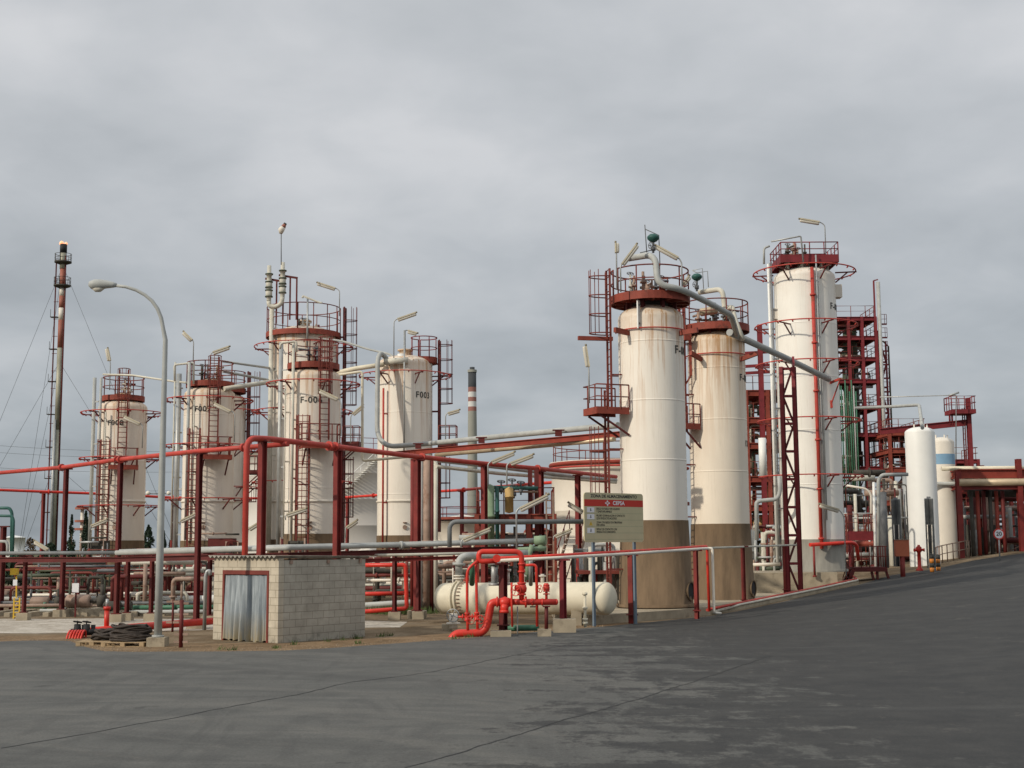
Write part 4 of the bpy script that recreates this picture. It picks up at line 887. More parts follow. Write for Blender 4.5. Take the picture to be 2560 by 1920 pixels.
pipe('pale grey pipe below the red roadside pipe, turning down beside it', q+[q[-1]+V((.18, 0, 0)), V((q[-1].x+.19, q[-1].y, g.z+.2)), V((q[-1].x+.5, q[-1].y+.4, g.z+.16))], .055, 'off_white', .12)
pipe('thin rusty pipe crossing in front of the second tan column base', PP([(1775, 1370, 55), (1860, 1367, 59), (2000, 1362, 66.5)]), .045, 'pale_pipe', .1)
# small things round the drum
def upright(px, y0, y1, Y, r, m, label, name='standpipe', knobs=()):
    mb = MB(); a, b_ = P(px, y1, Y), P(px, y0, Y); b_.x = a.x; mb.tube([a, b_], r, 10)
    for k in knobs: c = a.lerp(b_, k); mb.tube([c-V((0, 0, .04)), c+V((0, 0, .04))], r*1.8, 10)
    return solo(mb, name, m, label, 'pipe')
upright(1463, 1480, 1568, 44.5, .05, 'cream_pipe', 'short rusty white standpipe with a clamp in front of the drum', knobs=(.12, .22, .55, .95))
upright(1236, 1408, 1462, 43.2, .11, 'galv', 'shiny grey cylinder hanging in the middle of the red manifold', 'filter_housing', knobs=(.02, .98))
upright(1270, 1425, 1460, 43.2, .06, 'off_white', 'small white canister right of the shiny cylinder', 'filter_housing', knobs=(.02, .98))
upright(1294, 1516, 1585, 42.6, .022, 'grey_pipe', 'thin grey rod under the red header', 'rod')
pipe('sage green pipe above the drum with a downcomer', PP([(1290, 1374, 52), (1366, 1371, 52)]), .09, 'sage', .1, n=10)
pipe('sage green pipe dropping behind the red manifold', PP([(1330, 1362, 51.8), (1322, 1392, 51.8), (1317, 1450, 51.8)]), .10, 'sage', .15)
pipe('dark green pipe standing left of the red manifold', PP([(1181, 1410, 44.6), (1180, 1460, 45.5)]), .09, 'green_paint', .1)
pipe('green pipe lying low under the drum', [P(1262, 1571, 43.5), P(1348, 1569, 43.5)], .10, 'green_paint', .1)
pipe('grey pipe standing behind the right manifold riser', PP([(1327, 1400, 44.5), (1327, 1462, 45.2)]), .07, 'galv', .1)
mb = MB(); a = P(1337, 1352, 53.4); mb.tube([a, P(1365, 1350, 53.3)], .19, 14); mb.tube([P(1352, 1351, 53.4), P(1353, 1378, 53.4)], .14, 12); solo(mb, 'pipe_tee', 'sage', 'pale green pipe tee ending the eye-level grey pipe', 'pipe')
t = thing('handwheel_valve', 'large grey handwheel and valve below the left end of the drum', 'valve', P(1133, 1575, 45))
mb = MB(); c = P(1133, 1538, 45); mb.tube([c+V((0, .05, -.45)), c+V((0, .1, .05))], .14, 12); mb.tube([c+V((0, .08, -.3)), c+V((0, .08, -.25))], .24, 14); mb.build('body', 'off_white', t); mb = MB(); wheel(mb, c-V((0, .2, 0)), .21, (.2, 1, .1), .02); mb.build('handwheel', 'galv', t)
mb = MB(); c = P(1116, 1570, 45.5); mb.box((c.x-.15, c.y-.15, -.1), (c.x+.2, c.y+.2, HZ(1116, 1560, 45.5))); solo(mb, 'concrete_block', 'concrete', 'small concrete block under the grey handwheel', 'block')
# ================================================================ tan warning sign
def sign():
    L0, R0_ = G(1485, 1568), G(1591, 1559); Yl, Yr = L0.y, R0_.y
    TL, TR, BR, BL = P(1459, 1236, Yl), P(1606, 1230, Yr), P(1608, 1353, Yr), P(1462, 1358, Yl)
    ux = (TR-TL); ux.z = 0; W_ = ux.length; ang = math.atan2(ux.y, ux.x); H = (TL.z-BL.z+TR.z-BR.z)/2; z0 = (BL.z+BR.z)/2
    root = thing('warning_sign', 'tan warning board with a red band on two blue-grey legs', 'sign', (TL.x, TL.y, z0)); root.rotation_euler.z = ang
    WP[root.name] = V((0, 0, 0))
    def rrect(x0, z0_, x1, z1, r, y, n=6):
        pts = []
        for (cx_, cz, a0) in ((x1-r, z1-r, 0), (x0+r, z1-r, 90), (x0+r, z0_+r, 180), (x1-r, z0_+r, 270)):
            for i in range(n+1): a = R_(a0+90*i/n); pts.append((cx_+r*math.cos(a), y, cz+r*math.sin(a)))
        return pts
    mb = MB(); A = rrect(0, 0, W_, H, .11, -.02); B = rrect(0, 0, W_, H, .11, .02); n = len(A)
    mb.add(A+B, [tuple(reversed(range(n))), tuple(range(n, 2*n))]+[(i, (i+1) % n, n+(i+1) % n, n+i) for i in range(n)]); board = mb.build('board', 'sign_tan', root)
    def plate(nm, x0, za, x1, zb, m, y=-.0235): mb = MB(); mb.box((x0, y, za), (x1, -.0203, zb)); return mb.build(nm, m, board)
    f = H/1.0
    plate('red_band', .002, H*.725, W_-.002, H*.862, 'sign_red')
    for i in range(5): plate('rule_line', .06, H*(.625-.132*i)-.003+H*-.04, W_-.03, H*(.625-.132*i)+.003-H*.04, 'sage', -.0225)
    def tx(s, x, z, size, m, left=False, y=-.0245, bold=1.0, sy=1.0, wt=.02):
        vs, fs = text_mb(s, size, .0008, 1.0, wt); mn = min(v.x for v in vs)
        mb = MB(); mb.add([(v.x*bold+x-(mn*bold if left else 0), y-v.z, z+v.y*sy) for v in vs], fs); return mb.build('lettering', m, board)
    tx('ZONA DE ALMACENAMIENTO', W_*.50, H*.93, .15, 'ink', bold=W_*.82/2.15, wt=.03)
    tx('CEPSA', W_*.575, H*.793, .19, 'sign_white', bold=1.1, y=-.027, wt=.028)
    mb = MB(); cx_, cz = W_*.385, H*.793
    for a in (0, 90, 180, 270):
        ca, sa = math.cos(R_(a)), math.sin(R_(a)); pts = [(0.02, 0.0), (.07, .05), (.13, 0), (.07, -.05)]
        mb.add([(cx_+x*ca-z*sa, -.027, cz+(x*sa+z*ca)*.8) for x, z in pts], [(3, 2, 1, 0)])
    mb.build('emblem', 'sign_white', board)
    rows = (('RIESGO DE FUEGO POR LIQUIDOS', 'Y GASES INFLAMABLES'), ('PELIGRO DE INHALACION O CONTACTO', 'CON PRODUCTOS NOCIVOS'), ('ZONA CON RIESGO DE ATMOSFERAS', 'EXPLOSIVAS'), ('RIESGO DE CONTACTO CON', 'PRODUCTOS CORROSIVOS'))
    for i, (a, b_) in enumerate(rows):
        zc = H*(.655-.138*i)
        tx(a, W_*.20, zc+.035, .102, 'ink', True, bold=.74, wt=.012); tx(b_, W_*.20, zc-.062, .102, 'ink', True, bold=.74, wt=.012)
        px_ = plate('pictogram', W_*.045, zc-.095, W_*.165, zc+.085, 'sign_white' if i != 2 else 'sign_tan', -.023)
        mb = MB(); cx_ = W_*.105
        if i == 2: mb.add([(cx_-.085, -.0245, zc-.07), (cx_+.085, -.0245, zc-.07), (cx_, -.0245, zc+.075)], [(0, 1, 2)]); mb.build('triangle', 'yellow', px_); mb = MB(); mb.bar((cx_, -.0255, zc-.05), (cx_, -.0255, zc+.03), .018, .002, (0, 1, 0)); mb.build('mark', 'ink', px_)
        else:
            mb.bar((cx_, -.0245, zc-.05), (cx_, -.0245, zc+.055), .03, .002, (0, 1, 0)); mb.bar((cx_-.045, -.0247, zc-.045), (cx_+.045, -.0247, zc-.03), .014, .002, (0, 1, 0)); mb.bar((cx_-.03, -.0249, zc+.0), (cx_+.03, -.0249, zc+.01), .012, .002, (0, 1, 0)); mb.build('mark', 'ink', px_)
    gz = -z0
    for xx in (W_*.165, W_*.86): mb = MB(); mb.box((xx-.05, .022, gz-.1), (xx+.05, .10, H*.9)); mb.build('leg', 'blue_grey', root)
sign()
# ================================================================ pipes linking the columns
pipe('thin grey pipe between columns F 008 and F 007', PP([(258, 936, 80), (330, 938, 79), (437, 954, 77), (470, 957, 76)]), .06, 'pale_pipe', .2)
pipe('upper thin grey pipe running right from the top of column F 007', PP([(556, 903, 77), (660, 918, 80), (694, 923, 81)]), .07, 'grey_pipe', .2)
pipe('lower thin grey pipe running right from the top of column F 007', PP([(556, 928, 77), (660, 948, 80), (684, 953, 81)]), .08, 'grey_pipe', .2)
pipe('thick cream pipe from column F 007 up towards column F-006', PP([(560, 972, 76), (660, 957, 78), (690, 953, 79)]), .14, 'pale_pipe', .2)
pipe('thick cream pipe between column F-006 and the top of column F 003', PP([(836, 934, 79), (885, 922, 78), (960, 911, 77.5)]), .14, 'cream_pipe', .2)
pipe('thin grey pipe sloping down to the top of column F 003', PP([(795, 848, 80), (850, 851, 79.5), (920, 873, 79), (978, 886, 78.2), (992, 905, 78)]), .065, 'grey_pipe', .5)
pipe('pale pipe dropping left of column F 003 and turning right at mid height', PP([(838, 938, 74), (906, 929, 74), (906, 1152, 74), (1030, 1141, 73), (1045, 1130, 73)]), .075, 'cream_pipe', .2)
pipe('big grey pipe looping down beside column F 003 and crossing to the near column', PP([(972, 908, 77.6), (964, 893, 77.3), (951, 882, 77), (944, 900, 76.6), (943, 1090, 76), (968, 1117, 75.2), (1060, 1110, 74.5), (1300, 1086, 66), (1545, 1063, 58)]), .14, 'grey_pipe', .9, n=14)
mb = MB(); mb.ibeam(P(985, 1135, 74), P(1550, 1086, 58), .2, .27); solo(mb, 'bridge_beam', 'beam_orange', 'long orange-red beam bridging from column F 003 to the near cream column', 'beam')
pipe('bright tan pipe slung under the orange-red bridge beam', PP([(1090, 1138, 72), (1300, 1119, 65.5), (1535, 1098, 58)]), .11, 'tan_pipe', .2)
for k, px in enumerate((1060, 1237, 1422)):
    mb = MB(); f = (px-985)/565; a = P(985, 1135, 74).lerp(P(1550, 1086, 58), f); mb.box((a.x-.16, a.y-.1, a.z+.17), (a.x+.16, a.y+.1, a.z+.42)); mb.box((a.x-.28, a.y-.13, a.z+.42), (a.x+.28, a.y+.13, a.z+.47))
    solo(mb, 'pipe_shoe', 'maroon', ('red shoe under the grey bridge pipe near column F 003', 'red shoe under the grey bridge pipe halfway across', 'red shoe under the grey bridge pipe near the cage ladder')[k], 'pipe support', 'shoes on the bridge beam')
for k, (y0, y1, r) in enumerate(((1150, 1200, .10), (1166, 1206, .08))):
    pipe(('upper', 'lower')[k]+' of two grey pipes following under the high red main on the right', PP([(1090, y0, 56), (1250, y0+18, 60), (1440, y1-8, 67), (1540, y1, 71)]), r, 'pale_pipe' if k else 'grey_pipe', .2)
pipe('dark grey pipe bending level in front of the skid, ending behind the sign', PP([(1124, 1368, 47.5), (1124, 1304, 47.5), (1480, 1304, 48)]), .085, 'mid_pipe', .3)
for k, (px, w_, m_, y0, t) in enumerate(((1031, .09, 'post_red', 1148, 'dark red vertical pipe, first of the pipe bundle right of column F 003'), (1053, .07, 'grey_pipe', 1150, 'grey vertical pipe in the bundle right of column F 003'),
        (1067, .16, 'brown_pipe', 1142, 'fat brownish vertical pipe in the middle of the bundle'), (1080, .09, 'maroon', 1145, 'dark maroon pipe right of the fat brownish one'), (1089, .10, 'pale_pipe', 1150, 'pale outermost vertical pipe of the bundle'))):
    Y = 58; X = P(px, 1300, Y).x; mb = MB(); mb.tube([(X, Y, 0), (X, Y, HZ(px, y0, Y))], w_, 12); mb.tube([(X, Y, 3), (X, Y, 3.08)], w_*1.5, 12); solo(mb, 'vertical_pipe', m_, t, 'pipe', 'pipe bundle in the yard')
for lab, pts, r, m in (('upright red pipe loop in the yard right of the shed', [(880, 1413, 56), (1014, 1412, 56), (1017, 1521, 56), (860, 1533, 55)], .09, 'fire_red'), ('lower straight red pipe behind the shed corner', [(860, 1486, 57), (1010, 1483, 57)], .09, 'fire_red'),
     ('grey pipe on the ground behind the red loop', [(880, 1515, 60), (1030, 1505, 60), (1110, 1497, 60)], .12, 'grey_pipe')):
    pipe(lab, PP(pts), r, m, .15)
# ================================================================ lattice mast and the long sloping grey pipe
def mast():
    Y = 66; xl, xr = P(1962, 1200, Y).x, P(1993, 1200, Y).x; g = TZ(xl, Y); zt = HZ(1960, 917, Y)
    root = thing('lattice_mast', 'dark red lattice mast in front of the tall white column', 'mast', ((xl+xr)/2, Y, g))
    for x in (xl, xr): mb = MB(); mb.ibeam((x, Y, g-.1), (x, Y, zt), .19, .19, (-.55, -.83, 0)); mb.build('leg', 'purple_red', root)
    n = 8; h = (zt-g-.3)/n
    for i in range(n+1): mb = MB(); mb.bar((xl+.09, Y, g+.2+i*h), (xr-.09, Y, g+.2+i*h), .08, .13); mb.build('strut', 'purple_red', root)
    for i in range(n):
        z0 = g+.25+i*h; a, b_ = (xl+.07, xr-.07) if i % 2 else (xr-.07, xl+.07); mb = MB(); mb.bar((a, Y+.06, z0), (b_, Y+.06, z0+h-.1), .07, .10); mb.build('diagonal', 'maroon', root)
    mb = MB(); mb.bar((xr, Y, zt), (xr+.1, Y+.5, zt+.55), .12, .12); mb.build('pipe_saddle', 'purple_red', root)
mast()
pipe('pale grey pipe rising over the near column platform and sweeping down to the right', PP([(1572, 646, 53.6), (1638, 635, 52.6), (1644, 712, 52.2), (1700, 722, 52.4), (1762, 752, 54), (1828, 788, 57.5), (1842, 836, 60)]), .13, 'grey_pipe', .55, n=14)
pipe('long sloping grey pipe from the second column to a bracket on the tall white column', PP([(1824, 831, 59.8), (1960, 893, 66), (2072, 948, 70.2)]), .16, 'grey_pipe', .3, n=14)
for lab, pts, r in (('pale pipe arching over the second column platform', [(1748, 731, 62), (1806, 722, 61), (1812, 775, 61), (1820, 790, 61)], .12), ('short pale pipe hook at the right of the second column platform', [(1818, 772, 61), (1831, 766, 60.8), (1838, 800, 60.6), (1858, 850, 60.4)], .11)):
    pipe(lab, PP(pts), r, 'pale_pipe', .35)
mb = MB(); mb.tube([P(1748, 781, 61), P(1752, 781, 61), P(1790, 775, 61), P(1794, 774, 61)], [.1, .19, .19, .1], 16); solo(mb, 'small_drum', 'tan_pipe', 'small tan drum lying on the second column platform', 'drum')
def actuator(px, yt, yb_, Y, label):
    a = P(px, yt, Y); b_ = P(px, yb_, Y); root = thing('diaphragm_valve', label, 'valve', b_)
    mb = MB(); mb.lathe((a.x, a.y, a.z), [(.02, .14), (.15, .13), (.24, .05), (.25, 0), (.24, -.06), (.14, -.16), (.05, -.2)], 20); mb.build('diaphragm_head', 'green_dark', root)
    mb = MB(); mb.tube([b_, a-V((0, 0, .1))], .05, 8); mb.tube([b_.lerp(a, .15), b_.lerp(a, .4)], .10, 10); mb.build('stem', 'dark_pipe', root)
    mb = MB(); wheel(mb, b_.lerp(a, .45)+V((-.12, -.1, 0)), .13, (1, .6, 0), .015); mb.build('handwheel', 'dark_pipe', root)
actuator(1633, 594, 632, 52.8, 'green mushroom-shaped valve head above the near column')
actuator(1742, 692, 728, 61.5, 'green mushroom-shaped valve head above the second column')
mb = MB(); a = [(1617, 634), (1612, 562)]; 
for l in ([(1617, 634), (1612, 562)], [(1613, 573), (1647, 588), (1650, 665)], [(1600, 632), (1630, 625)]): mb.tube(PP(l, 53.2), .022, 6)
solo(mb, 'pipe_frame', 'dark_pipe', 'thin grey antenna-like frame above the near column', 'frame')  # open frame of thin bent pipe, not an antenna
mb = MB()
for l in ([(1731, 676), (1756, 671), (1759, 722)], [(1731, 676), (1742, 682), (1769, 678), (1771, 718)]): mb.tube(PP(l, 61.5), .022, 6)
solo(mb, 'pipe_frame', 'galv', 'thin grey frame above the second column', 'frame')  # another thin pipe frame, not an antenna
def topgear(c, z, r, seed, label, n=9):
    rnd = random.Random(seed); root = thing('valve_group', label, 'valve', (c[0], c[1], z))
    for i in range(n):
        a = rnd.uniform(0, 6.28); rr = rnd.uniform(.1, r); x, y = c[0]+rr*math.cos(a), c[1]+rr*math.sin(a); h = rnd.uniform(.45, 1.15)
        mb = MB(); q = rnd.uniform(.035, .08); mb.tube([(x, y, z), (x, y, z+h)], q, 8); mb.tube([(x, y, z+h*.5), (x, y, z+h*.5+.08)], q*2.3, 10)
        if i % 2: mb.tube([(x, y, z+h*.8), (x+rnd.uniform(-.6, .6), y+rnd.uniform(-.6, .6), z+h*.8)], q*.8, 8)
        v = mb.build('valve_body', rnd.choice(['maroon', 'dark_pipe', 'pale_pipe', 'brown_pipe', 'unit_dark']), root)
        if i % 3 == 0: mb = MB(); wheel(mb, (x, y, z+h+.05), .14, (.2, .2, 1), .015); mb.build('handwheel', 'dark_pipe', v)
topgear(c1, C1[6], .95, 1, 'cluster of rusty valves inside the near column railing', 12)
topgear(c2, C2[6], .85, 2, 'cluster of valves inside the second column railing', 10)
topgear((ct[0]-.5, ct[1]), zpt, .8, 3, 'valves on the square platform of the tall white column', 8)
topgear(F8[1], F8[5], .6, 4, 'small valves on the platform of leftmost column F 008', 6)
topgear(F7[1], F7[5], .7, 5, 'small valves on the platform of the column just right of the street lamp', 7)
topgear(F6[1], F6[5], .7, 6, 'small valves on the platform of column F-006', 7)
topgear(F4[1], F4[5], 1.2, 8, 'valves on the platform of the widest left column', 8)
pipe('thin grey pipe arching over the square top platform', PP([(1928, 604, 70), (2002, 590, 70), (2009, 660, 70.2)]), .045, 'galv', .1)
pipe('grey pipe hook at the left of the square top platform', PP([(1910, 660, 71), (1910, 620, 71), (1924, 615, 71)]), .06, 'grey_pipe', .2)
for lab, l, Y in (('pipe arch over the platform of column F 007', [(437, 953), (436, 912), (484, 907), (484, 960)], 75.6), ('pipe arch in front of the platform of column F-006', [(700, 872), (702, 858), (741, 853), (741, 880)], 69.2), ('grey pipe arch over the widest left column', [(756, 745), (757, 742), (758, 740), (800, 757), (806, 757)], 79.5)):
    pipe(lab, PP(l, Y), .06, 'pale_pipe', .15)
# vent stacks + windsock of the widest left column
def vent(px, yt, ym, Y, label, hx):
    a, b_ = P(px, ym, Y), P(px, yt, Y); b_.x = a.x; root = thing('vent_stack', label, 'vent', a)
    h = b_.z-a.z; mb = MB(); mb.lathe((a.x, a.y, a.z), [(.14, 0), (.14, h*.08), (.2, h*.1), (.2, h*.28), (.14, h*.3), (.15, h*.34), (.2, h*.36), (.2, h*.5), (.15, h*.54), (.15, h*.72), (.19, h*.72), (.19, h*.75), (.13, h*.76), (.12, h), (.1, h)], 16); mb.build('pipe', 'pale_pipe', root)
    for f in (.1, .28, .36, .52, .74): mb = MB(); mb.tube([a+V((0, 0, h*f)), a+V((0, 0, h*f+.07))], .24, 14); mb.build('flange', 'vessel_green', root)
    for dx in (.45, .85):
        mb = MB(); mb.bar((a.x+dx, a.y+.1, a.z-1.4), (a.x+dx, a.y+.1, a.z+h*.62-.25*dx), .09, .09); mb.build('support_post', 'maroon', root)
    mb = MB(); mb.bar((a.x-.25, a.y+.1, a.z+h*.64), (a.x+.9, a.y+.1, a.z+h*.55), .1, .12); mb.build('support_arm', 'maroon', root)
vent(672, 664, 752, 79.6, 'left of the two thick vent stacks on the widest left column', 0)
vent(706, 656, 742, 79.6, 'right of the two thick vent stacks, under the windsock', 1)
pipe('pale forked pipe joining the two vent stacks to the tall riser', PP([(672, 753, 79.6), (673, 765, 79.6), (690, 768, 79.6), (704, 758, 79.6), (706, 742, 79.6)]), .14, 'pale_pipe', .4)
t = thing('windsock', 'limp white and red windsock on a thin pole above the vent stacks', 'windsock', P(703, 660, 79.3))
mb = MB(); mb.tube([P(703, 662, 79.3), P(703, 583, 79.3)], .03, 6); mb.build('pole', 'dark_pipe', t)
mb = MB(); mb.tube([P(702, 584, 79.3), P(703, 575, 79.3), P(708, 568, 79.3)], [.10, .19, .15], 14); mb.build('sock', 'off_white', t)
mb = MB(); mb.tube([P(708, 568, 79.3), P(712, 561, 79.3)], [.15, .10], 14); mb.build('sock_band', 'flare_red', t); mb = MB(); mb.tube([P(712, 561, 79.3), P(714, 558, 79.3)], [.10, .095], 14); mb.build('sock_tip', 'ink', t)
# ================================================================ tube lamps
def tlamp(label, Y, base, elbow, a, b_, w_=.16, m='lamp_body', pole='galv'):
    B_, E_, A2, B2 = P(*base, Y), P(*elbow, Y), P(*a, Y), P(*b_, Y)
    root = thing('tube_lamp', label, 'lamp', B_, 'tube lamps on bent poles')
    if abs(B_.x-E_.x) < .4: B_.x = E_.x
    d = (B2-A2).normalized(); mb = MB(); pts = fil([B_, E_, A2+V((0, 0, w_*.3)), A2.lerp(B2, .4)+V((0, 0, w_*.3))], .25); mb.tube(pts, .03, 8); mb.build('pole', pole, root)
    up = d.cross(V((0, 1, 0))); up = up if up.z > 0 else -up
    dn = -up*w_*.28
    mb = MB(); mb.tube([A2+dn, A2+d*.06+dn, B2-d*.06+dn, B2+dn], [w_*.3, w_*.42, w_*.42, w_*.3], 12); f = mb.build('glass_tube', 'lens', root)
    mb = MB(); mb.bar(A2-up*0+up*w_*.2, B2+up*w_*.2, w_*1.05, w_*.35, up); mb.build('housing', m, root)
    mb = MB(); mb.tube([B2+up*w_*.2, B2+up*w_*.2+d*.09], w_*.25, 8); mb.build('end_cap', 'lamp_dark', root)
LM = [('slim lamp standing above the platform of leftmost column F 008', 80, (276, 975), (276, 908), (274, 902), (268, 872)),
 ('lamp tilted left above column F 007', 75.5, (484, 905), (484, 855), (480, 851), (459, 831)),
 ('lamp tilted right above column F 007', 75.5, (525, 908), (526, 886), (533, 882), (573, 868)),
 ('lamp on the front of column F 007 above its landing', 74.3, (587, 1105), (587, 1035), (577, 1029), (536, 1009)),
 ('lamp low on the left side of column F 007', 74.5, (452, 1312), (450, 1304), (452, 1303), (492, 1284)),
 ('lamp pointing left above the right edge of the widest left column', 81, (852, 790), (849, 726), (838, 722), (794, 708)),
 ('lamp on the front of column F-006 above its landing', 68.5, (853, 1090), (853, 1008), (845, 998), (800, 977)),
 ('lamp low on column F-006 beside its ladder', 68.5, (716, 1300), (714, 1290), (717, 1288), (766, 1272)),
 ('lamp at mid height right of the widest left column', 80, (878, 1108), (877, 1040), (882, 1036), (908, 1014)),
 ('lamp on the front of leftmost column F 008 above its landing', 78.8, (357, 1120), (357, 1065), (350, 1060), (311, 1042)),
 ('lamp low on the left side of leftmost column F 008', 79, (228, 1330), (226, 1317), (229, 1315), (268, 1299)),
 ('tall lamp tilted right above column F 003', 77, (984, 895), (985, 803), (994, 799), (1040, 783)),
 ('short lamp in the middle of the column F 003 top', 77.5, (1013, 880), (1013, 826), (1020, 828), (1042, 834)),
 ('lamp right of the caged ladder of column F 003', 78, (1114, 1110), (1114, 1038), (1120, 1034), (1148, 1026)),
 ('left of the two lamps tilted right above the process skid', 55.5, (1220, 1215), (1220, 1160), (1230, 1155), (1285, 1132)),
 ('right of the two lamps tilted right above the process skid', 55.5, (1267, 1213), (1267, 1162), (1277, 1159), (1332, 1138)),
 ('big lamp on a white pole rising behind the red manifold', 44.5, (1292, 1372), (1291, 1278), (1300, 1273), (1369, 1239)),
 ('lamp tilted left touching the left edge of the sign', 62, (1462, 1300), (1463, 1285), (1458, 1280), (1422, 1259)),
 ('lamp at the foot of the steel stairs left of the sign', 58, (1385, 1352), (1384, 1343), (1388, 1341), (1427, 1325)),
 ('lamp pointing left in front of the small white tank', 52, (1153, 1368), (1153, 1355), (1158, 1350), (1225, 1322)),
 ('upright lamp left of the landing of the near column', 53, (1474, 1008), (1472, 925), (1471, 917), (1463, 866)),
 ('upright lamp above the cage of the near column', 53, (1541, 725), (1541, 640), (1541, 632), (1541, 608)),
 ('lamp tilted right above the near column platform, left of the green valve', 52.4, (1551, 730), (1551, 666), (1556, 661), (1592, 613)),
 ('lamp pointing left from the right rail of the near column platform', 52.8, (1710, 715), (1704, 655), (1695, 646), (1640, 616)),
 ('short lamp at the right rail of the near column platform', 53.5, (1706, 726), (1705, 716), (1707, 712), (1723, 692)),
 ('highest lamp, above the square platform of the tall white column', 71, (2063, 640), (2062, 562), (2048, 557), (2000, 549)),
 ('lamp low in front of the tall white column', 68.5, (2117, 1440), (2110, 1290), (2097, 1276), (2050, 1262)),
 ('small lamp low between column F 007 and column F-006', 72, (620, 1332), (620, 1325), (623, 1323), (650, 1306)),
 ('small lamp low at the right side of the widest left column', 76, (865, 1345), (864, 1322), (867, 1319), (893, 1302)),
 ('white lamp tilted down at the far left of the yard', 60, (124, 1420), (124, 1378), (120, 1374), (87, 1354))]
for (l, Y, b0, e0, a0, t0) in LM: tlamp(l, Y, b0, e0, a0, t0, .21 if Y > 60 else .17)
# ================================================================ big tanks, chimney, flare
def round_tank(label, px, Y, R, ytop, m, rail=True, ringy=None, cone=0, stairs=None, z0=0, railm='purple_red', x=None):
    c = (P(px, 1300, Y).x, Y); zt = HZ(px, ytop, Y-R); root = thing('round_tank', label, 'tank', (c[0], c[1], 0))
    mb = MB(); prof = [(R, 0)]; k = 1
    while k*2.4 < zt-.3: z = k*2.4; prof += [(R, z-.04), (R+.012, z-.02), (R+.012, z+.02), (R, z+.04)]; k += 1
    prof += [(R, zt-.02), (R+.1, zt-.02), (R+.1, zt+.05), (R, zt+.05), (R*.5, zt+.05+cone*.6), (.01, zt+.05+cone)]
    mb.lathe((c[0], c[1], 0), prof, 80); mb.build('shell', m, root)
    if rail: mb = MB(); railing(mb, arcp(c, R-.1, zt+.05, 0, 2*math.pi, 60), 1.0, 1.5, .03); mb.build('railing', railm, root)
    for y in (ringy or ()): mb = MB(); z = HZ(px, y, Y-R-.3); mb.arc((c[0], c[1], z), R+.3, .06, n=70); mb.build('spray_ring', 'red_pipe', root)
    return root, c, R, zt
tg = round_tank('very large pale grey tank seen behind columns F 007 to F 003', 842, 130, 8.75, 1122, 'tank_grey')
tk = round_tank('big cream tank with a red rail round its top, left of the near column', 1545, 78, 3.85, 1149, 'off_white', ringy=(1163,), railm='rail_red')
root, c, R, zt = tk
mb = MB(); mb.arc((c[0], c[1], zt-.1), R+.05, .13, n=70); mb.build('top_rim', 'beam_orange', root)
mb = MB(); zz = zt-2.4; mb.lathe((c[0], c[1], zz), [(R+.01, -.1), (R+.35, -.1), (R+.35, .1), (R+.01, .1)], 30, False, R_(5), R_(75)); mb.build('walkway', 'plat_red', root)
ts = round_tank('small white tank with a shallow roof right of column F 003', 1155, 98, 1.95, 1303, 'off_white', cone=.5, railm='purple_red')
mb = MB(); zz = HZ(1155, 1292, 96); mb.lathe((ts[1][0], 98, zz), [(.2, 0), (2.3, 0), (2.3, -.18), (.2, -.18)], 30, False); mb.build('walkway', 'plat_red', ts[0])
round_tank('far white tank low on the horizon at the left edge', 38, 250, 1.95, 1344, 'white_tank', False, cone=.4)
round_tank('small far cream tank glimpsed between the shed and column F 003', 915, 88, 1.4, 1400, 'off_white', False, cone=.8)
# stair on the big grey tank: spiral
root, c, R, zt = tg
mb = MB()
for i in range(26):
    th = R_(4+i*1.35); z = HZ(872, 1262, 121)+i*.21; mb.bar(cpt(c, th, R+.02, z), cpt(c, th, R+.9, z), .30, .05)
    if i % 3 == 0: mb.tube([cpt(c, th, R+.9, z), cpt(c, th, R+.9, z+1)], .03, 5)
mb.tube([cpt(c, R_(4+i*1.35), R+.9, HZ(872, 1262, 121)+i*.21+1) for i in range(26)], .035, 5); mb.build('stair', 'white_tank', root)
def chimney():
    Y = 420; X = P(1181, 1100, Y).x; zb = 0; root = thing('chimney', 'distant tall grey chimney with a black top and red and white bands', 'chimney', (X, Y, 0))
    ys = [(918, 930, 'chimney_dark', 6.2), (930, 968, 'chimney_dark', 10.2), (968, 980, 'chimney_red', 10.3), (980, 993, 'chimney_white', 10.4), (993, 1004, 'chimney_red', 10.5), (1004, 1017, 'chimney_white', 10.6), (1017, 1028, 'chimney_red', 10.7)]
    for a, b_, m, w_ in ys:
        mb = MB(); za, zb_ = HZ(1180, a, Y), HZ(1180, b_, Y); r = w_/F*Y; mb.lathe((X, Y, 0), [(r*1.01, zb_), (r, za), (r*.6, za), (r*.6, za-1)] if a < 935 else [(r*1.01, zb_), (r, za)], 32); mb.build({'chimney_dark': 'flue_tip', 'chimney_red': 'red_band', 'chimney_white': 'white_band'}[m], m, root)
    mb = MB(); z1 = HZ(1180, 1028, Y); mb.lathe((X, Y, 0), [(14.5/F*Y, 0), (10.8/F*Y, z1)], 32); mb.lathe((X, Y, HZ(1180, 931, Y)), [(10.3/F*Y, 0), (11.6/F*Y, 0), (11.6/F*Y, .8), (10.3/F*Y, .8)], 24, False)
    mb.build('shaft', 'chimney_grey', root)
    mb = MB(); mb.lathe((X, Y, HZ(1184, 1240, Y)), [(13.2/F*Y, 0), (13.5/F*Y, .5), (13.2/F*Y, 1)], 24); mb.build('collar', 'chimney_grey', root)
chimney()
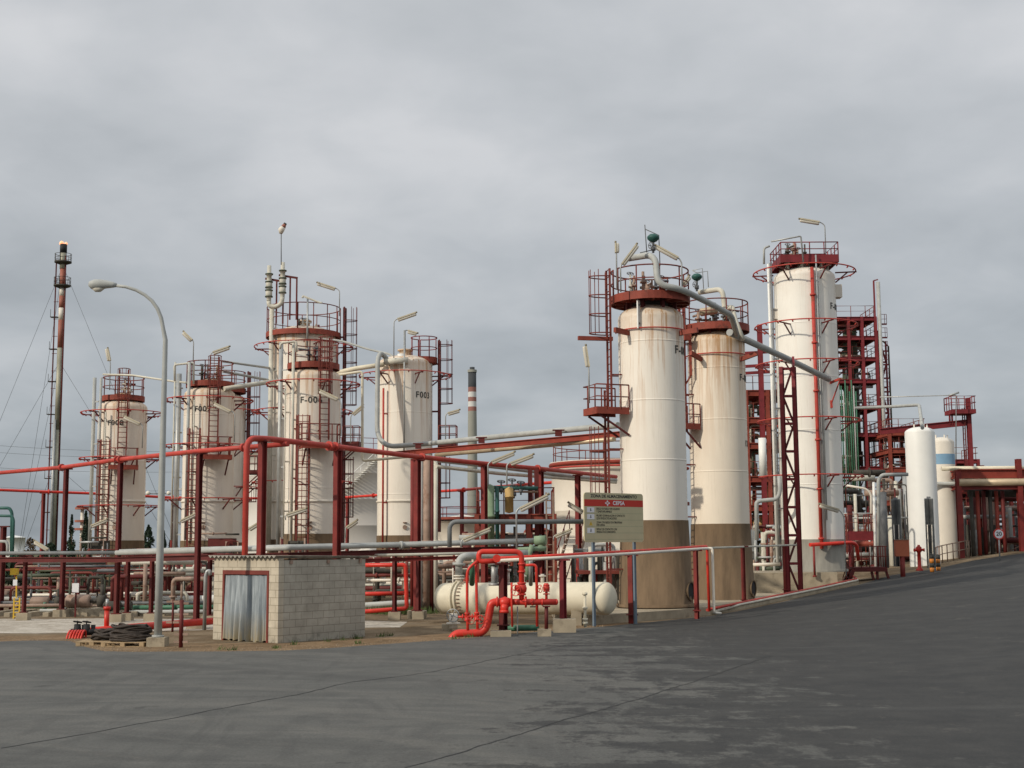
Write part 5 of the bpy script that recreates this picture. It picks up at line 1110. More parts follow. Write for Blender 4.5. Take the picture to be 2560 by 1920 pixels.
def flare():
    Y = 165; X = P(133, 1360, Y).x; root = thing('flare_stack', 'tall rusty flare stack with two round galleries and a small flame, held by guy wires', 'flare stack', (X, Y, 0))
    z = lambda y: HZ(140, y, Y)
    segs = [(1390, 1075, .38, 'flare_grey'), (1075, 870, .34, 'flare_grey'), (870, 800, .33, 'flare_red'), (800, 770, .33, 'off_white'), (770, 740, .33, 'flare_red'), (740, 720, .33, 'off_white'), (720, 672, .34, 'flare_red'), (672, 632, .40, 'flare_grey'), (632, 611, .43, 'black')]
    for a, b_, r, m in segs: mb = MB(); mb.tube([(X, Y, max(0, z(a))), (X, Y, z(b_))], r, 20); mb.build('stack_section', m, root)
    mb = MB(); mb.tube([(X+.45, Y-.2, 0), (X+.45, Y-.2, z(715)), (X+.42, Y-.2, z(700)), (X+.4, Y-.2, z(640))], .09, 10); mb.build('pilot_pipe', 'maroon', root)
    mb = MB(); mb.tube([(X-.15, Y-.55, 0), (X-.15, Y-.55, z(1050))], .16, 10); mb.build('pilot_pipe', 'galv', root)
    mb = MB(); ladder(mb, (X, Y), R_(-80), .8, 1, z(650), .5, .5); 
    q = 3
    while q < z(720): mb.bar((X-.4, Y, q), (X-1.0, Y, q), .06, .06); q += 2.2
    mb.build('ladder', 'maroon', root)
    for y in (714, 655):
        mb = MB(); mb.lathe((X, Y, z(y)), [(.4, 0), (1.05, .05), (1.05, -.1), (.4, -.35)], 24, False); railing(mb, arcp((X, Y), 1.02, z(y), 0, 2*math.pi, 20), 1.0, .7, .03); mb.build('gallery', 'unit_dark', root)
    for y in (792, 872, 953, 1035, 1117, 1195, 1280): mb = MB(); mb.box((X-1.3, Y-.3, z(y)-.1), (X-.4, Y+.3, z(y))); mb.tube([(X-1.25, Y-.3, z(y)), (X-1.25, Y-.3, z(y)+.9)], .03, 5); mb.build('rest_landing', 'unit_dark', root)
    mb = MB(); mb.lathe((X-.25, Y, z(612)), [(.25, 0), (.33, .15), (.2, .4), (.01, .5)], 14); mb.lathe((X+.3, Y, z(612)), [(.15, 0), (.22, .12), (.12, .3), (.01, .38)], 14); mb.build('flame', 'flame', root)
    for yt, (gx_, gy) in ((664, (-11.5, -6)), (664, (-7.5, 8)), (664, (15.5, 5)), (905, (-11.5, -6)), (905, (15.5, 5)), (1150, (-7.5, 8)), (1165, (13, 9)), (905, (-7.5, 8))):
        mb = MB(); mb.tube([(X, Y, z(yt)), (X+gx_, Y+gy, 0)], .022, 5); mb.build('guy_wire', 'wire', root)
flare()
t = thing('flare_stack', 'tiny far flare stack between the cypresses left of leftmost column F 008', 'flare stack', (P(203, 1370, 300).x, 300, 0))
X = P(203, 1370, 300).x; mb = MB(); mb.tube([(X, 300, 0), (X, 300, HZ(203, 1268, 300))], .4, 8); mb.build('shaft', 'off_white', t); mb = MB()
for y in (1268, 1300, 1320): mb.lathe((X, 300, HZ(203, y, 300)), [(.3, 0), (1.6, 0), (1.6, -.5), (.3, -.5)], 16, False)
mb.build('gallery', 'flare_red', t)
t = thing('signal_gantry', 'small far gantry with two round lamps right of leftmost column F 008', 'gantry', P(395, 1390, 200))
mb = MB(); mb.tube([P(368, 1234, 200), P(425, 1233, 200)], .07, 6); mb.tube([P(397, 1234, 200), P(397, 1390, 200)], .09, 6); mb.build('frame', 'dark_pipe', t)
for x in (370, 422): mb = MB(); c = P(x, 1233, 200); mb.lathe((c.x, c.y, c.z-.3), [(.01, 0), (.3, .1), (.35, .35), (.2, .6), (.01, .65)], 12); mb.build('lamp', 'off_white', t)
for k, (ya, yb_, Y) in enumerate(((1106, 1117, 260), (1124, 1131, 260), (1163, 1166, 270), (1212, 1212, 280), (1220, 1222, 280))):
    mb = MB(); a, b_ = P(-120, ya-2, Y), P(700, yb_+4, Y); n = 24; mb.tube([a.lerp(b_, i/n)-V((0, 0, 1.2*4*(i/n)*(1-i/n))) for i in range(n+1)], .028, 5)
    solo(mb, 'power_line', 'wire', ordn[k]+' thin power line from the top crossing behind the flare stack', 'cable', 'overhead lines at the left')
# ================================================================ trees
def tree(label, px, ytop, ybase, Y, wpx, shape, m='leaf', n=2600, seed=1, cat='tree', name='cypress_tree', grp='trees beyond the yard'):
    rnd = random.Random(seed); b_ = P(px, ybase, Y); X = b_.x; z0 = max(0, min(b_.z, .4)); zt = HZ(px, ytop, Y); H = zt-z0; Rm = wpx*1.35/F*Y/2
    root = thing(name, label, cat, (X, Y, z0), grp)
    mb = MB(); mb.tube([(X, Y, z0-.2), (X+.05, Y, z0+H*.5), (X, Y, z0+H*.9)], [Rm*.14+.05, Rm*.08+.03, .02], 8)
    for i in range(10): a = rnd.uniform(0, 6.28); z = z0+H*rnd.uniform(.15, .7); mb.tube([(X, Y, z), (X+math.cos(a)*Rm*.6, Y+math.sin(a)*Rm*.6, z+H*.08)], [Rm*.05, .02], 5)
    mb.build('trunk', 'bark', root)
    mb = MB(); cl = [(rnd.uniform(0, 6.28), rnd.uniform(0, 1), rnd.uniform(.5, 1)) for _ in range(60)]
    s0 = max(.12, Rm*.16)
    for i in range(n):
        a0, t0, k0 = cl[rnd.randrange(60)]; t = min(1, max(0.02, t0+rnd.gauss(0, .03))); a = a0+rnd.gauss(0, .35)
        prof = {'cone': (1-t)**.8*(1 if t > .06 else .5), 'col': (math.sin(min(1, t*1.02)*math.pi)**.45), 'ball': math.sqrt(max(0, 1-(2*t-1)**2))}[shape]
        r = Rm*prof*k0*rnd.uniform(.55, 1.08); c = V((X+r*math.cos(a), Y+r*math.sin(a), z0+H*t)); u = V((rnd.gauss(0, 1), rnd.gauss(0, 1), rnd.gauss(0, 1))).normalized(); v = u.cross(V((rnd.gauss(0, 1), rnd.gauss(0, 1), rnd.gauss(0, 1)))).normalized(); s = s0*rnd.uniform(.5, 1.1)
        mb.add([c-u*s-v*s*.5, c+u*s-v*s*.4, c+v*s*.9], [(0, 1, 2)])
    mb.build('crown', m, root)
tree('pointed dark conifer just right of the flare stack', 177, 1288, 1378, 120, 27, 'cone', seed=2)
tree('larger dark conifer beside the left side of leftmost column F 008', 212, 1278, 1378, 118, 34, 'cone', seed=3, n=3200)
tree('rounded column-shaped cypress right of leftmost column F 008', 370, 1314, 1378, 120, 24, 'col', seed=4)
tree('ragged dark tree behind the street lamp pole', 408, 1328, 1380, 118, 26, 'cone', seed=5)
tree('thin dark tree left of column F 007', 425, 1352, 1380, 116, 16, 'cone', seed=6, n=1200)
tree('bare brownish shrub below the flare stack', 75, 1345, 1392, 110, 26, 'ball', 'bark', seed=7, n=700, name='bush')
tree('dark bush at the foot of the flare stack', 125, 1360, 1400, 105, 44, 'ball', seed=8, name='bush')
tree('pale green bush between the high posts at the left', 205, 1388, 1425, 95, 60, 'ball', 'leaf_light', seed=9, name='bush')
tree('second pale green bush beside leftmost column F 008', 250, 1390, 1425, 97, 46, 'ball', 'leaf_light', seed=10, name='bush')
tree('low green bush behind the left edge pipework', 45, 1388, 1425, 96, 80, 'ball', 'leaf', seed=12, name='bush')
tree('pale low bush behind the short posts', 130, 1395, 1430, 92, 60, 'ball', 'leaf_light', seed=13, name='bush')
# ================================================================ steel structures
def clutter(root, x0, x1, y0, y1, z0, z1, n, seed, mats, rmax=.16, vert=.5, nm='pipe'):
    rnd = random.Random(seed)
    for i in range(n):
        x, y, z = rnd.uniform(x0, x1), rnd.uniform(y0, y1), rnd.uniform(z0, z1); r = rnd.uniform(.03, rmax); mb = MB(); t = rnd.random()
        if t < vert: pts = [(x, y, z0), (x, y, z0+(z1-z0)*rnd.uniform(.4, 1))]
        elif t < vert+.3: L_ = rnd.uniform(.3, .9)*(x1-x0); xa = max(x0, x-L_/2); pts = [(xa, y, z), (min(x1, xa+L_), y, z)]
        else: L_ = rnd.uniform(.2, .5)*(x1-x0); xa = max(x0, x-L_/2); xb = min(x1, xa+L_); pts = fil([(xa, y, z0), (xa, y, z), (xb, y, z), (xb, y, z0+(z-z0)*.2)], .2, 4)
        mb.tube(pts, r, 8)
        if i % 3 == 0: p = V(pts[0]).lerp(V(pts[1]), .5); d = V(pts[1])-V(pts[0]); flange(mb, p, d, r, .04)
        mb.build(nm, rnd.choice(mats), root)
def frame(name, label, cat, x0, x1, y0, y1, levels, nx=2, pm='purple_red', g=0, rails=True, bh=.35, deckf=1.0, seed=1, vessels=(), fill=6, fmats=('dark_pipe', 'grey_pipe', 'vessel_green', 'brown_pipe', 'pale_pipe'), rh=1.0, brace=True, pw=.26, front=0):
    root = thing(name, label, cat, ((x0+x1)/2, (y0+y1)/2, g)); rnd = random.Random(seed); zt = levels[-1]
    for i in range(nx+1):
        for y in (y0, y1): mb = MB(); x = x0+(x1-x0)*i/nx; mb.ibeam((x, y, g-.3), (x, y, zt), pw, pw, (0, 1, 0)); mb.build('post', pm, root)
    prev = g
    for k, z in enumerate(levels):
        mb = MB()
        for y in (y0, y1): mb.ibeam((x0, y-.02, z-bh/2), (x1, y-.02, z-bh/2), pw*.9, bh)
        for i in range(nx+1): x = x0+(x1-x0)*i/nx; mb.ibeam((x, y0, z-bh/2-.01), (x, y1, z-bh/2-.01), pw*.8, bh*.9)
        mb.box((x0+.05, y0+.25, z-.05), (x0+(x1-x0)*deckf, y1-.1, z+.0)); d = mb.build('floor', pm, root)
        if rails: mb = MB(); railing(mb, [V((x0, y1, z)), V((x0, y0, z)), V((x1, y0, z)), V((x1, y1, z))], rh, 1.3, .03); mb.build('railing', 'rail_red', d)
        if brace and z-prev > 1.6:
            mb = MB(); i = rnd.randrange(nx); xa, xb = x0+(x1-x0)*i/nx, x0+(x1-x0)*(i+1)/nx; mb.bar((xa, y1, prev+.1), (xb, y1, z-bh), .09, .09); mb.build('brace', pm, root)
        if fill: clutter(root, x0+.3, x1-.3, y0+.5, y1-.4, prev+.02, z-bh, fill, seed*31+k, fmats, .13)
        prev = z
    for (fx, fy, r, za, zb, m) in vessels:
        mb = MB(); x, y = x0+(x1-x0)*fx, y0+(y1-y0)*fy; mb.lathe((x, y, za), [(.01, 0), (r, r*.3), (r, zb-za-r*.3), (.01, zb-za)], 28); mb.build('vessel', m, root)
    return root
Y = 118
xa, xb = P(2097, 1100, Y).x, P(2200, 1100, Y).x
lv = [HZ(2160, y, Y) for y in (1330, 1255, 1166, 1082, 1014, 948, 893, 840, 792)]
zt = lv[-1]
pt_ = frame('process_tower', 'tall open dark red steel tower with many floors right of the tall white column', 'process tower', xa, xb, Y, Y+5, lv, 3, seed=5, fill=11,
      vessels=((.52, .5, .72, lv[2], lv[6]+1.2, 'vessel_green'), (.5, .4, .62, lv[6], zt-.6, 'vessel_green'), (.15, .6, .3, lv[3], lv[7], 'unit_dark')), bh=.36, deckf=1.0)
for k in range(9):
    x = P(2102+k*5.2, 1100, Y-.4).x; mb = MB(); mb.tube([(x, Y-.45, lv[1]), (x, Y-.45, HZ(2110, 952+k % 3*14, Y))], .06, 8); mb.build('riser_pipe', ('green_paint', 'green_paint', 'grey_pipe', 'green_paint', 'vessel_green')[k % 5], pt_)
X = P(2207, 1000, Y).x; mb = MB(); mb.tube([(X, Y, 2), (X, Y, HZ(2197, 705, Y))], .17, 10); mb.build('tall_vent', 'grey_pipe', pt_)
mb = MB(); mb.bar((xb, Y, zt), (xb, Y, zt+3.3), .13, .13); mb.bar((xb, Y, zt+3.3), (X, Y, zt+3.4), .1, .1); mb.build('vent_stay', 'purple_red', pt_)
# stair cage flank
x2 = P(2232, 1100, Y).x; mb = MB()
for x in (P(2213, 1100, Y).x, x2): mb.bar((x, Y+1, 1), (x, Y+1, HZ(2210, 822 if x < x2 else 850, Y)), .14, .14)
z = 3; s = 1; xa2 = P(2213, 1100, Y).x
while z < HZ(2215, 860, Y): mb.bar((xa2, Y+1, z), (x2, Y+1, z), .12, .16); mb.bar((xa2 if s > 0 else x2, Y+1, z), (x2 if s > 0 else xa2, Y+1, z+2.2), .1, .3); z += 2.3; s = -s
mb.build('stair_flight', 'purple_red', pt_)
mb = MB(); mb.tube([(x2+.25, Y+1, 2), (x2+.25, Y+1, HZ(2228, 862, Y)), (xa2+.4, Y+1, HZ(2222, 848, Y))], .07, 6); mb.build('side_pipe', 'vessel_green', pt_)
for k in range(14):
    mb = MB(); z = lv[1]+(zt-lv[1])*k/13.5; mb.bar((xa2-.1, Y+.4, z), (x2, Y+.4, z), .08, .14); railing(mb, [V((xa2, Y+.4, z)), V((x2, Y+.4, z))], .9, .5, .025); mb.build('stair_landing', 'purple_red', pt_)
# lower annex
xc, xd = P(2212, 1200, Y-2).x, P(2300, 1200, Y-2).x
frame('process_tower_annex', 'low red steel annex between the process tower and the slim white tank', 'steel frame', xc, xd, Y-4, Y+3, [HZ(2240, y, Y-4) for y in (1335, 1250, 1168, 1120, 1076)], 2, 'plat_red', seed=9, fill=9, bh=.45, fmats=('grey_pipe', 'pale_pipe', 'brown_pipe', 'unit_dark', 'red_pipe'))
# bridge beam and small derrick
def derrick():
    Y = 108; root = thing('derrick', 'slim red derrick with a little railed platform behind the blue-banded tank', 'derrick', P(2424, 1330, Y))
    mb = MB(); mb.ibeam(P(2200, 1079, Y), P(2420, 1056, Y), .25, .5); mb.build('arm_beam', 'purple_red', root)
    X = P(2427, 1150, Y).x; mb = MB(); mb.ibeam((X, Y, 0), (X, Y, HZ(2418, 995, Y)), .34, .34, (0, 1, 0)); mb.build('post', 'purple_red', root)
    mb = MB(); ladder(mb, (X, Y), R_(-90), .42, 7, HZ(2418, 1020, Y), .5, .45); mb.build('ladder', 'maroon', root)
    a, b_ = P(2371, 1026, Y), P(2420, 1020, Y); z = a.z; mb = MB(); mb.box((a.x, Y-1, z-.35), (b_.x+.3, Y+1, z)); p = mb.build('platform', 'purple_red', root)
    mb = MB(); railing(mb, [V((a.x, Y+1, z)), V((a.x, Y-1, z)), V((b_.x+.3, Y-1, z)), V((b_.x+.3, Y+1, z)), V((a.x, Y+1, z))], .75*HZ(2371, 1003, Y)/z*1.35, .6, .035); mb.build('railing', 'purple_red', p)
    for px in (2374, 2380): mb = MB(); x = P(px, 1040, Y).x; mb.bar((x, Y, z-.3), (x, Y, HZ(px, 1062, Y)), .12, .12); mb.build('leg', 'purple_red', root)
derrick()
mb = MB(); mb.tube(PP([(2200, 993, 106), (2390, 988, 106), (2390, 1150, 106)]), .05, 6); mb.tube(PP([(2372, 989, 106), (2397, 981, 106)]), .09, 6); solo(mb, 'lamp_wire', 'galv', 'thin grey line with a lamp reaching to the derrick', 'cable')
pipe('grey pipe from the process tower dropping to the slim white tank', PP([(2140, 1020, 100), (2240, 1016, 95), (2298, 1012, 90), (2306, 1070, 80)]), .11, 'grey_pipe', .7)
# block of plant between second column and tall white column
Y = 92; xa, xb = P(1868, 1100, Y).x, P(1975, 1100, Y).x
frame('pipe_structure', 'red steel pipe structure crowded with pipework between the second and the tall white column', 'steel frame', xa, xb, Y, Y+6, [HZ(1910, y, Y) for y in (1330, 1262, 1190, 1107, 1043, 975)], 2, 'plat_red', seed=21, fill=12, bh=.42, fmats=('grey_pipe', 'pale_pipe', 'brown_pipe', 'unit_dark', 'vessel_green', 'yellowish'),
      vessels=((.75, .4, .45, 1, HZ(1940, 1195, Y), 'cream_pipe'), (.2, .5, .5, HZ(1890, 1180, Y), HZ(1890, 1110, Y), 'brown_pipe'), (.62, .5, .4, HZ(1890, 1035, Y), HZ(1890, 1000, Y), 'brown_pipe')))
mb = MB(); X = P(1907, 1100, Y-1).x
mb.ibeam((X, Y-1, .5), (X, Y-1, HZ(1890, 812, Y-1)), .32, .32, (0, 1, 0)); root = thing('davit_post', 'tall slim red post with side rings between the two right columns', 'post', (X, Y-1, .5)); mb.build('post', 'purple_red', root)
for y in (918, 935, 885): mb = MB(); z = HZ(1900, y, Y-1); mb.bar((X-2.2, Y-1, z), (X+1.6, Y-1, z+.2), .15, .2); mb.build('cross_arm', 'purple_red', root)
upright(1908, 1095, 1190, 84, .24, 'white_tank', 'straight white duct against the red pipe structure', 'duct')
pipe('grey S-shaped pipe right of the second tan column base', PP([(1892, 1350, 70), (1891, 1256, 70), (1900, 1252, 70), (1943, 1248, 70), (1950, 1230, 70), (1948, 1190, 70)]), .11, 'grey_pipe', .4)
pipe('pale pipe running low left of the lattice mast', PP([(1880, 1412, 72), (1950, 1410, 72)]), .09, 'off_white', .2)
pr = thing('pump_row', 'pipework and pumps low behind the plinth left of the tall white column', 'pumps', P(1915, 1440, 78))
clutter(pr, P(1880, 1400, 78).x, P(1965, 1400, 78).x, 75, 82, .2, 4.0, 60, 77, ('grey_pipe', 'pale_pipe', 'brown_pipe', 'unit_dark', 'maroon', 'galv', 'vessel_green'), .13)
# plant between big tank and near column, under the sign
pr = thing('pipe_manifold', 'dense dark red and pale pipework below and behind the sign', 'pipework', P(1500, 1480, 60))
clutter(pr, P(1440, 1400, 60).x, P(1560, 1400, 60).x, 57, 64, 0, 2.9, 50, 78, ('pale_pipe', 'brown_pipe', 'maroon', 'red_pipe', 'grey_pipe', 'unit_dark'), .13, .6)
mb = MB(); zz = HZ(1500, 1425, 58); mb.box((P(1445, 1425, 57).x, 57, zz-.15), (P(1560, 1425, 57).x, 60, zz)); mb.build('platform', 'rail_red', pr)
# ---------------- process skid in the middle
Y = 59; x0, x1 = P(1192, 1300, Y).x, P(1386, 1300, Y).x; zd = HZ(1290, 1285, Y)
sk = frame('process_skid', 'small two-storey red process skid with valves and green vessels between the lamps', 'process skid', x0, x1, Y, Y+4, [zd], 3, 'plat_red', seed=33, fill=14, bh=.4, fmats=('unit_dark', 'brown_pipe', 'maroon', 'grey_pipe', 'vessel_green'), rh=1.15, pw=.2)
for px, w_, yt, yb_, m in ((1225, .20, 1210, 1420, 'sage'), (1273, .19, 1217, 1283, 'yellowish'), (1243, .09, 1215, 1380, 'green_dark')):
    mb = MB(); X = P(px, 1280, Y-.3).x; za, zb = HZ(px, yb_, Y-.3), HZ(px, yt, Y-.3); mb.lathe((X, Y-.3, za), [(.01, 0), (w_, .05), (w_, (zb-za)*.6), (w_*1.2, (zb-za)*.6), (w_*1.2, (zb-za)*.63), (w_, (zb-za)*.63), (w_, zb-za-.1), (.01, zb-za)], 20); mb.build('vessel', m, sk)
for px, y in ((1253, 1204), (1280, 1200), (1302, 1206), (1285, 1215)):
    mb = MB(); c = P(px, y, Y); mb.tube([c, c-V((0, 0, .55))], .04, 8); mb.tube([c-V((0, 0, .45)), c-V((0, 0, .3))], .1, 8); v = mb.build('valve', 'dark_pipe', sk); mb = MB(); wheel(mb, c, .17, (.1, .3, 1), .02); mb.build('handwheel', 'dark_pipe', v)
for y, r, m in ((1219, .09, 'green_dark'), (1228, .05, 'brown_pipe')): mb = MB(); mb.tube(PP([(1232, y, Y), (1345, y+2, Y)]), r, 8); mb.build('cross_pipe', m, sk)
X = P(1338, 1250, Y).x
for px in (1326, 1342): mb = MB(); x = P(px, 1250, Y).x; mb.ibeam((x, Y+.4, 0), (x, Y+.4, HZ(px, 1172, Y)), .2, .2, (0, 1, 0)); mb.build('post', 'maroon', sk)
mb = MB(); x = P(1375, 1300, Y).x
for px in (1366, 1383): xx = P(px, 1300, Y-.5).x; mb.bar((xx, Y-.5, 0), (xx, Y-.5, HZ(px, 1232, Y)), .07, .07)
z = .3
while z < HZ(1375, 1235, Y): mb.tube([(P(1366, 1300, Y-.5).x, Y-.5, z), (P(1383, 1300, Y-.5).x, Y-.5, z)], .02, 5); z += .32
mb.build('ladder', 'brown_pipe', sk)
# stair right of skid
def stair(label, xa, ya, za, xb, yb_, zb, n, wv, m='off_white', rm='brown_pipe'):
    root = thing('steel_stair', label, 'stairs', (xa, ya, za)); a, b_ = V((xa, ya, za)), V((xb, yb_, zb)); d = V((b_.x-a.x, b_.y-a.y, 0)); s = V((-d.y, d.x, 0)).normalized()*wv/2
    mb = MB()
    for i in range(n): p = a.lerp(b_, (i+.5)/n); mb.bar(p-s, p+s, .26, .04)
    mb.build('treads', m, root)
    for k in (-1, 1):
        mb = MB(); mb.bar(a+s*k, b_+s*k, .05, .22); mb.build('stringer', rm, root); mb = MB(); u = V((0, 0, 1)); mb.tube([a+s*k+u, b_+s*k+u], .03, 6)
        for i in range(5): p = a.lerp(b_, i/4)+s*k; mb.tube([p, p+u], .025, 6)
        mb.build('handrail', 'maroon', root)
stair('steel stair with pale treads climbing right, left of the sign', P(1392, 1400, 66).x, 66, .2, P(1446, 1340, 68).x, 68, HZ(1446, 1325, 68), 12, 1.0)
# ---------------- right: slim white tanks and plant
def slim(label, px, Y, R, yt, yb_, m, band=None):
    X = P(px, 1400, Y).x; g = HZ(px, yb_, Y-R); zt = HZ(px-14, yt+12, Y); root = thing('slim_tank', label, 'tank', (X, Y, g), 'slim upright white tanks')
    mb = MB(); prof = [(R, 0), (R, zt-g)]; prof += [(R*math.cos(a), zt-g+.38*math.sin(a)) for a in [math.pi/2*i/8 for i in range(1, 8)]]+[(.01, zt-g+.38)]; mb.lathe((X, Y, g), prof, 48); mb.build('shell', m, root)
    if band: mb = MB(); za, zb = HZ(px, band[1], Y-R), HZ(px, band[0], Y-R); mb.lathe((X, Y, 0), [(R+.004, za), (R+.006, zb)], 48); mb.build('painted_band', 'blue_band', root)
    for dx, dy in ((-.45, -.3), (.15, -.5), (.5, -.1)): mb = MB(); z = zt+.1; mb.tube([(X+dx*R, Y+dy*R, z-.1), (X+dx*R, Y+dy*R, z+.42)], .05, 8); mb.build('lifting_lug', 'off_white', root)
    mb = MB(); mb.lathe((X, Y, g-.4), [(R+.25, 0), (R+.25, .42), (.1, .42)], 32, False); mb.build('base', 'concrete', root)
    return X
slim('slim bright white upright tank, nearer and taller of the two at the right', 2313, 85, .93, 1070, 1424, 'white_tank')
slim('cream upright tank with a blue band behind the bright white one', 2365, 90, .88, 1095, 1413, 'off_white', (1134, 1160))
def finned(px, Y, yt, yb_, r, label):
    X = P(px, 1350, Y).x; a, b_ = HZ(px, yb_, Y), HZ(px, yt, Y); root = thing('finned_vaporizer', label, 'vaporizer', (X, Y, a), 'grey finned vaporizers')
    mb = MB()
    for i in range(12):
        t = math.pi*i/12; d = V((math.cos(t), math.sin(t), 0))*r; mb.bar(V((X, Y, a))-d, V((X, Y, a))+d, .02, .02); mb.add([V((X, Y, a))-d, V((X, Y, a))+d, V((X, Y, b_))+d, V((X, Y, b_))-d], [(0, 1, 2, 3)])
    mb.build('fins', 'galv', root); mb = MB(); mb.tube([(X, Y, a), (X, Y, b_+.1)], r*.45, 10); mb.build('core', 'dark_pipe', root)
    mb = MB(); mb.tube([(X-r*.9, Y-r*1.1, a), (X-r*.9, Y-r*1.1, a+(b_-a)*.62), (X+r*.1, Y-r*1.1, a+(b_-a)*.62), (X+r*.1, Y-r*1.1, a)], .03, 6); mb.build('pipe_loop', 'off_white', root)
finned(2326, 75.5, 1246, 1420, .24, 'grey finned unit standing in front of the slim white tank'); finned(2243, 77, 1248, 1416, .26, 'grey finned unit left of the slim white tank, behind the orange box')
upright(2213, 1230, 1420, 80, .24, 'dark_pipe', 'dark upright cylinder right of the tall white column walkway', 'gas_cylinder')
# orange box
Y = 74.5; a = G(2257, 1428); t = thing('control_box', 'square orange-brown box on a thick red post', 'box', P(2257, 1430, Y)); X = P(2257, 1430, Y).x; z = HZ(2253, 1391, Y)
mb = MB(); mb.tube([(X, Y, z-1.6), (X, Y, z)], .14, 12); mb.build('post', 'post_red', t)
xa, xb = P(2238, 1370, Y).x, P(2271, 1370, Y).x; zt = HZ(2253, 1350, Y); mb = MB(); mb.box((xa, Y-.15, z), (xb, Y+.2, zt)); mb.build('cabinet', 'box_orange', t); mb = MB(); mb.box((xa-.02, Y-.18, zt), (xb+.02, Y+.23, zt+.03)); mb.build('lid', 'brown_pipe', t)
# hydrant
Y = 76; X = P(2299, 1420, Y).x; g = HZ(2299, 1427, Y); t = thing('fire_hydrant', 'crimson fire hydrant in front of the slim white tank', 'hydrant', (X, Y, g)); h = HZ(2297, 1362, Y)-g
mb = MB(); mb.lathe((X, Y, g), [(.2, 0), (.2, .1), (.11, .15), (.10, h*.7), (.16, h*.75), (.16, h*.9), (.08, h*.95), (.07, h), (.01, h)], 18); mb.build('barrel', 'fire_red', t)
for s in (-1, 1): mb = MB(); mb.tube([(X, Y, g+h*.82), (X+s*.25, Y-.1, g+h*.8)], .07, 12); mb.tube([(X+s*.23, Y-.1, g+h*.8), (X+s*.3, Y-.12, g+h*.8)], .095, 12); mb.build('outlet', 'fire_red', t)
def bollard(px, yt, Y, label, yb_):
    X = P(px, 1420, Y).x; g = HZ(px, yb_, Y); h = HZ(px, yt, Y)-g; root = thing('striped_bollard', label, 'bollard', (X, Y, g), 'yellow and black bollards')
    for i in range(4): mb = MB(); mb.tube([(X, Y, g+h*i/4), (X, Y, g+h*(i+1)/4-.002)], .115, 14); mb.build('band', 'orange' if i % 2 == 0 else 'ink', root)
    mb = MB(); mb.tube([(X, Y, g+h), (X, Y, g+h+.05)], [.115, .04], 14); mb.build('cap', 'ink', root)
bollard(2330, 1386, 74, 'left orange and black striped bollard', 1430); bollard(2346, 1388, 74.5, 'right orange and black striped bollard', 1427)
# low walkway beside the tall column (right)
def walkway():
    Y = 74; x0, x1 = P(2133, 1400, Y).x, P(2218, 1400, Y).x; z = HZ(2170, 1418, Y); root = thing('low_walkway', 'low dark red railed walkway on splayed legs right of the tall white column', 'walkway', (x0, Y, z-1.8))
    mb = MB(); mb.box((x0, Y, z-.25), (x1, Y+2, z)); mb.build('deck', 'maroon', root); mb = MB(); railing(mb, [V((x0, Y, z)), V((x1, Y, z)), V((x1, Y+2, z))], HZ(2170, 1366, Y)-z, .45, .03); mb.build('railing', 'rail_red', root)
    for f, s in ((.55, .35), (.72, 0), (.98, .5)): mb = MB(); x = x0+(x1-x0)*f; mb.bar((x, Y+.2, z-.2), (x+s, Y+.1, z-2), .12, .12); mb.build('leg', 'maroon', root)
    xa = P(2108, 1460, Y).x; mb = MB(); n = 7
    for i in range(n): f = (i+.5)/n; mb.box((xa+(x0-xa)*f-.12, Y, z-1.6+1.6*f), (xa+(x0-xa)*f+.14, Y+.9, z-1.56+1.6*f))
    for yy in (Y, Y+.9): mb.bar((xa, yy, z-1.7), (x0, yy, z-.1), .06, .2)
    mb.build('steps', 'maroon', root); mb = MB(); railing(mb, [V((xa, Y, z-1.6)), V((x0, Y, z))], 1.05, .5, .028); mb.build('handrail', 'rail_red', root)
walkway()
def upper_deck():
    Y = 80; x0, x1 = P(2120, 1300, Y).x, P(2192, 1300, Y).x; z = HZ(2150, 1328, Y); root = thing('platform_deck', 'red platform with a railing at mid height right of the tall white column', 'platform', (x0, Y, 0))
    mb = MB(); mb.box((x0, Y, z-.55), (x1, Y+3, z)); mb.build('deck', 'purple_red', root); mb = MB(); railing(mb, [V((x0, Y+3, z)), V((x0, Y, z)), V((x1, Y, z)), V((x1, Y+3, z))], HZ(2150, 1285, Y)-z, .6, .03); mb.build('railing', 'rail_red', root)
    for x in (x0+.1, x1-.1): mb = MB(); mb.bar((x, Y+.2, -.5), (x, Y+.2, z-.5), .16, .16); mb.build('leg', 'purple_red', root)
    mb = MB(); ladder(mb, (x0-.35, Y), 0, .0, 2.2, z+1, .45); mb.build('ladder', 'rail_red', root)
upper_deck()
pipe('bright red pipe curving down beside the low walkway', PP([(2025, 1362, 69.5), (2130, 1356, 71), (2142, 1362, 71.3), (2146, 1400, 71.6)]), .10, 'fire_red', .5)
upright(2037, 1366, 1442, 69.2, .06, 'post_red', 'thin red post under the bright red pipe in front of the plinth', 'support_post', (.02,))
mb = MB(); xx = P(1940, 1270, 85).x
pipe('pale pipe frame above the platform right of the tall column', PP([(2112, 1213, 82), (2165, 1222, 82), (2178, 1235, 82), (2178, 1330, 82)]), .07, 'off_white', .4)
pipe('vertical pale pipe at the right of the platform deck', PP([(2196, 1430, 79), (2196, 1200, 79), (2205, 1187, 79), (2270, 1186, 79)]), .11, 'grey_pipe', .5)
pipe('slim white pipe standing beside the platform deck', PP([(2190, 1430, 78), (2184, 1205, 78)]), .08, 'white_tank', .5)
bg = thing('plant_pipework', 'jumble of pipes and dark equipment between the tall white column and the slim tank', 'pipework', P(2190, 1400, 92))
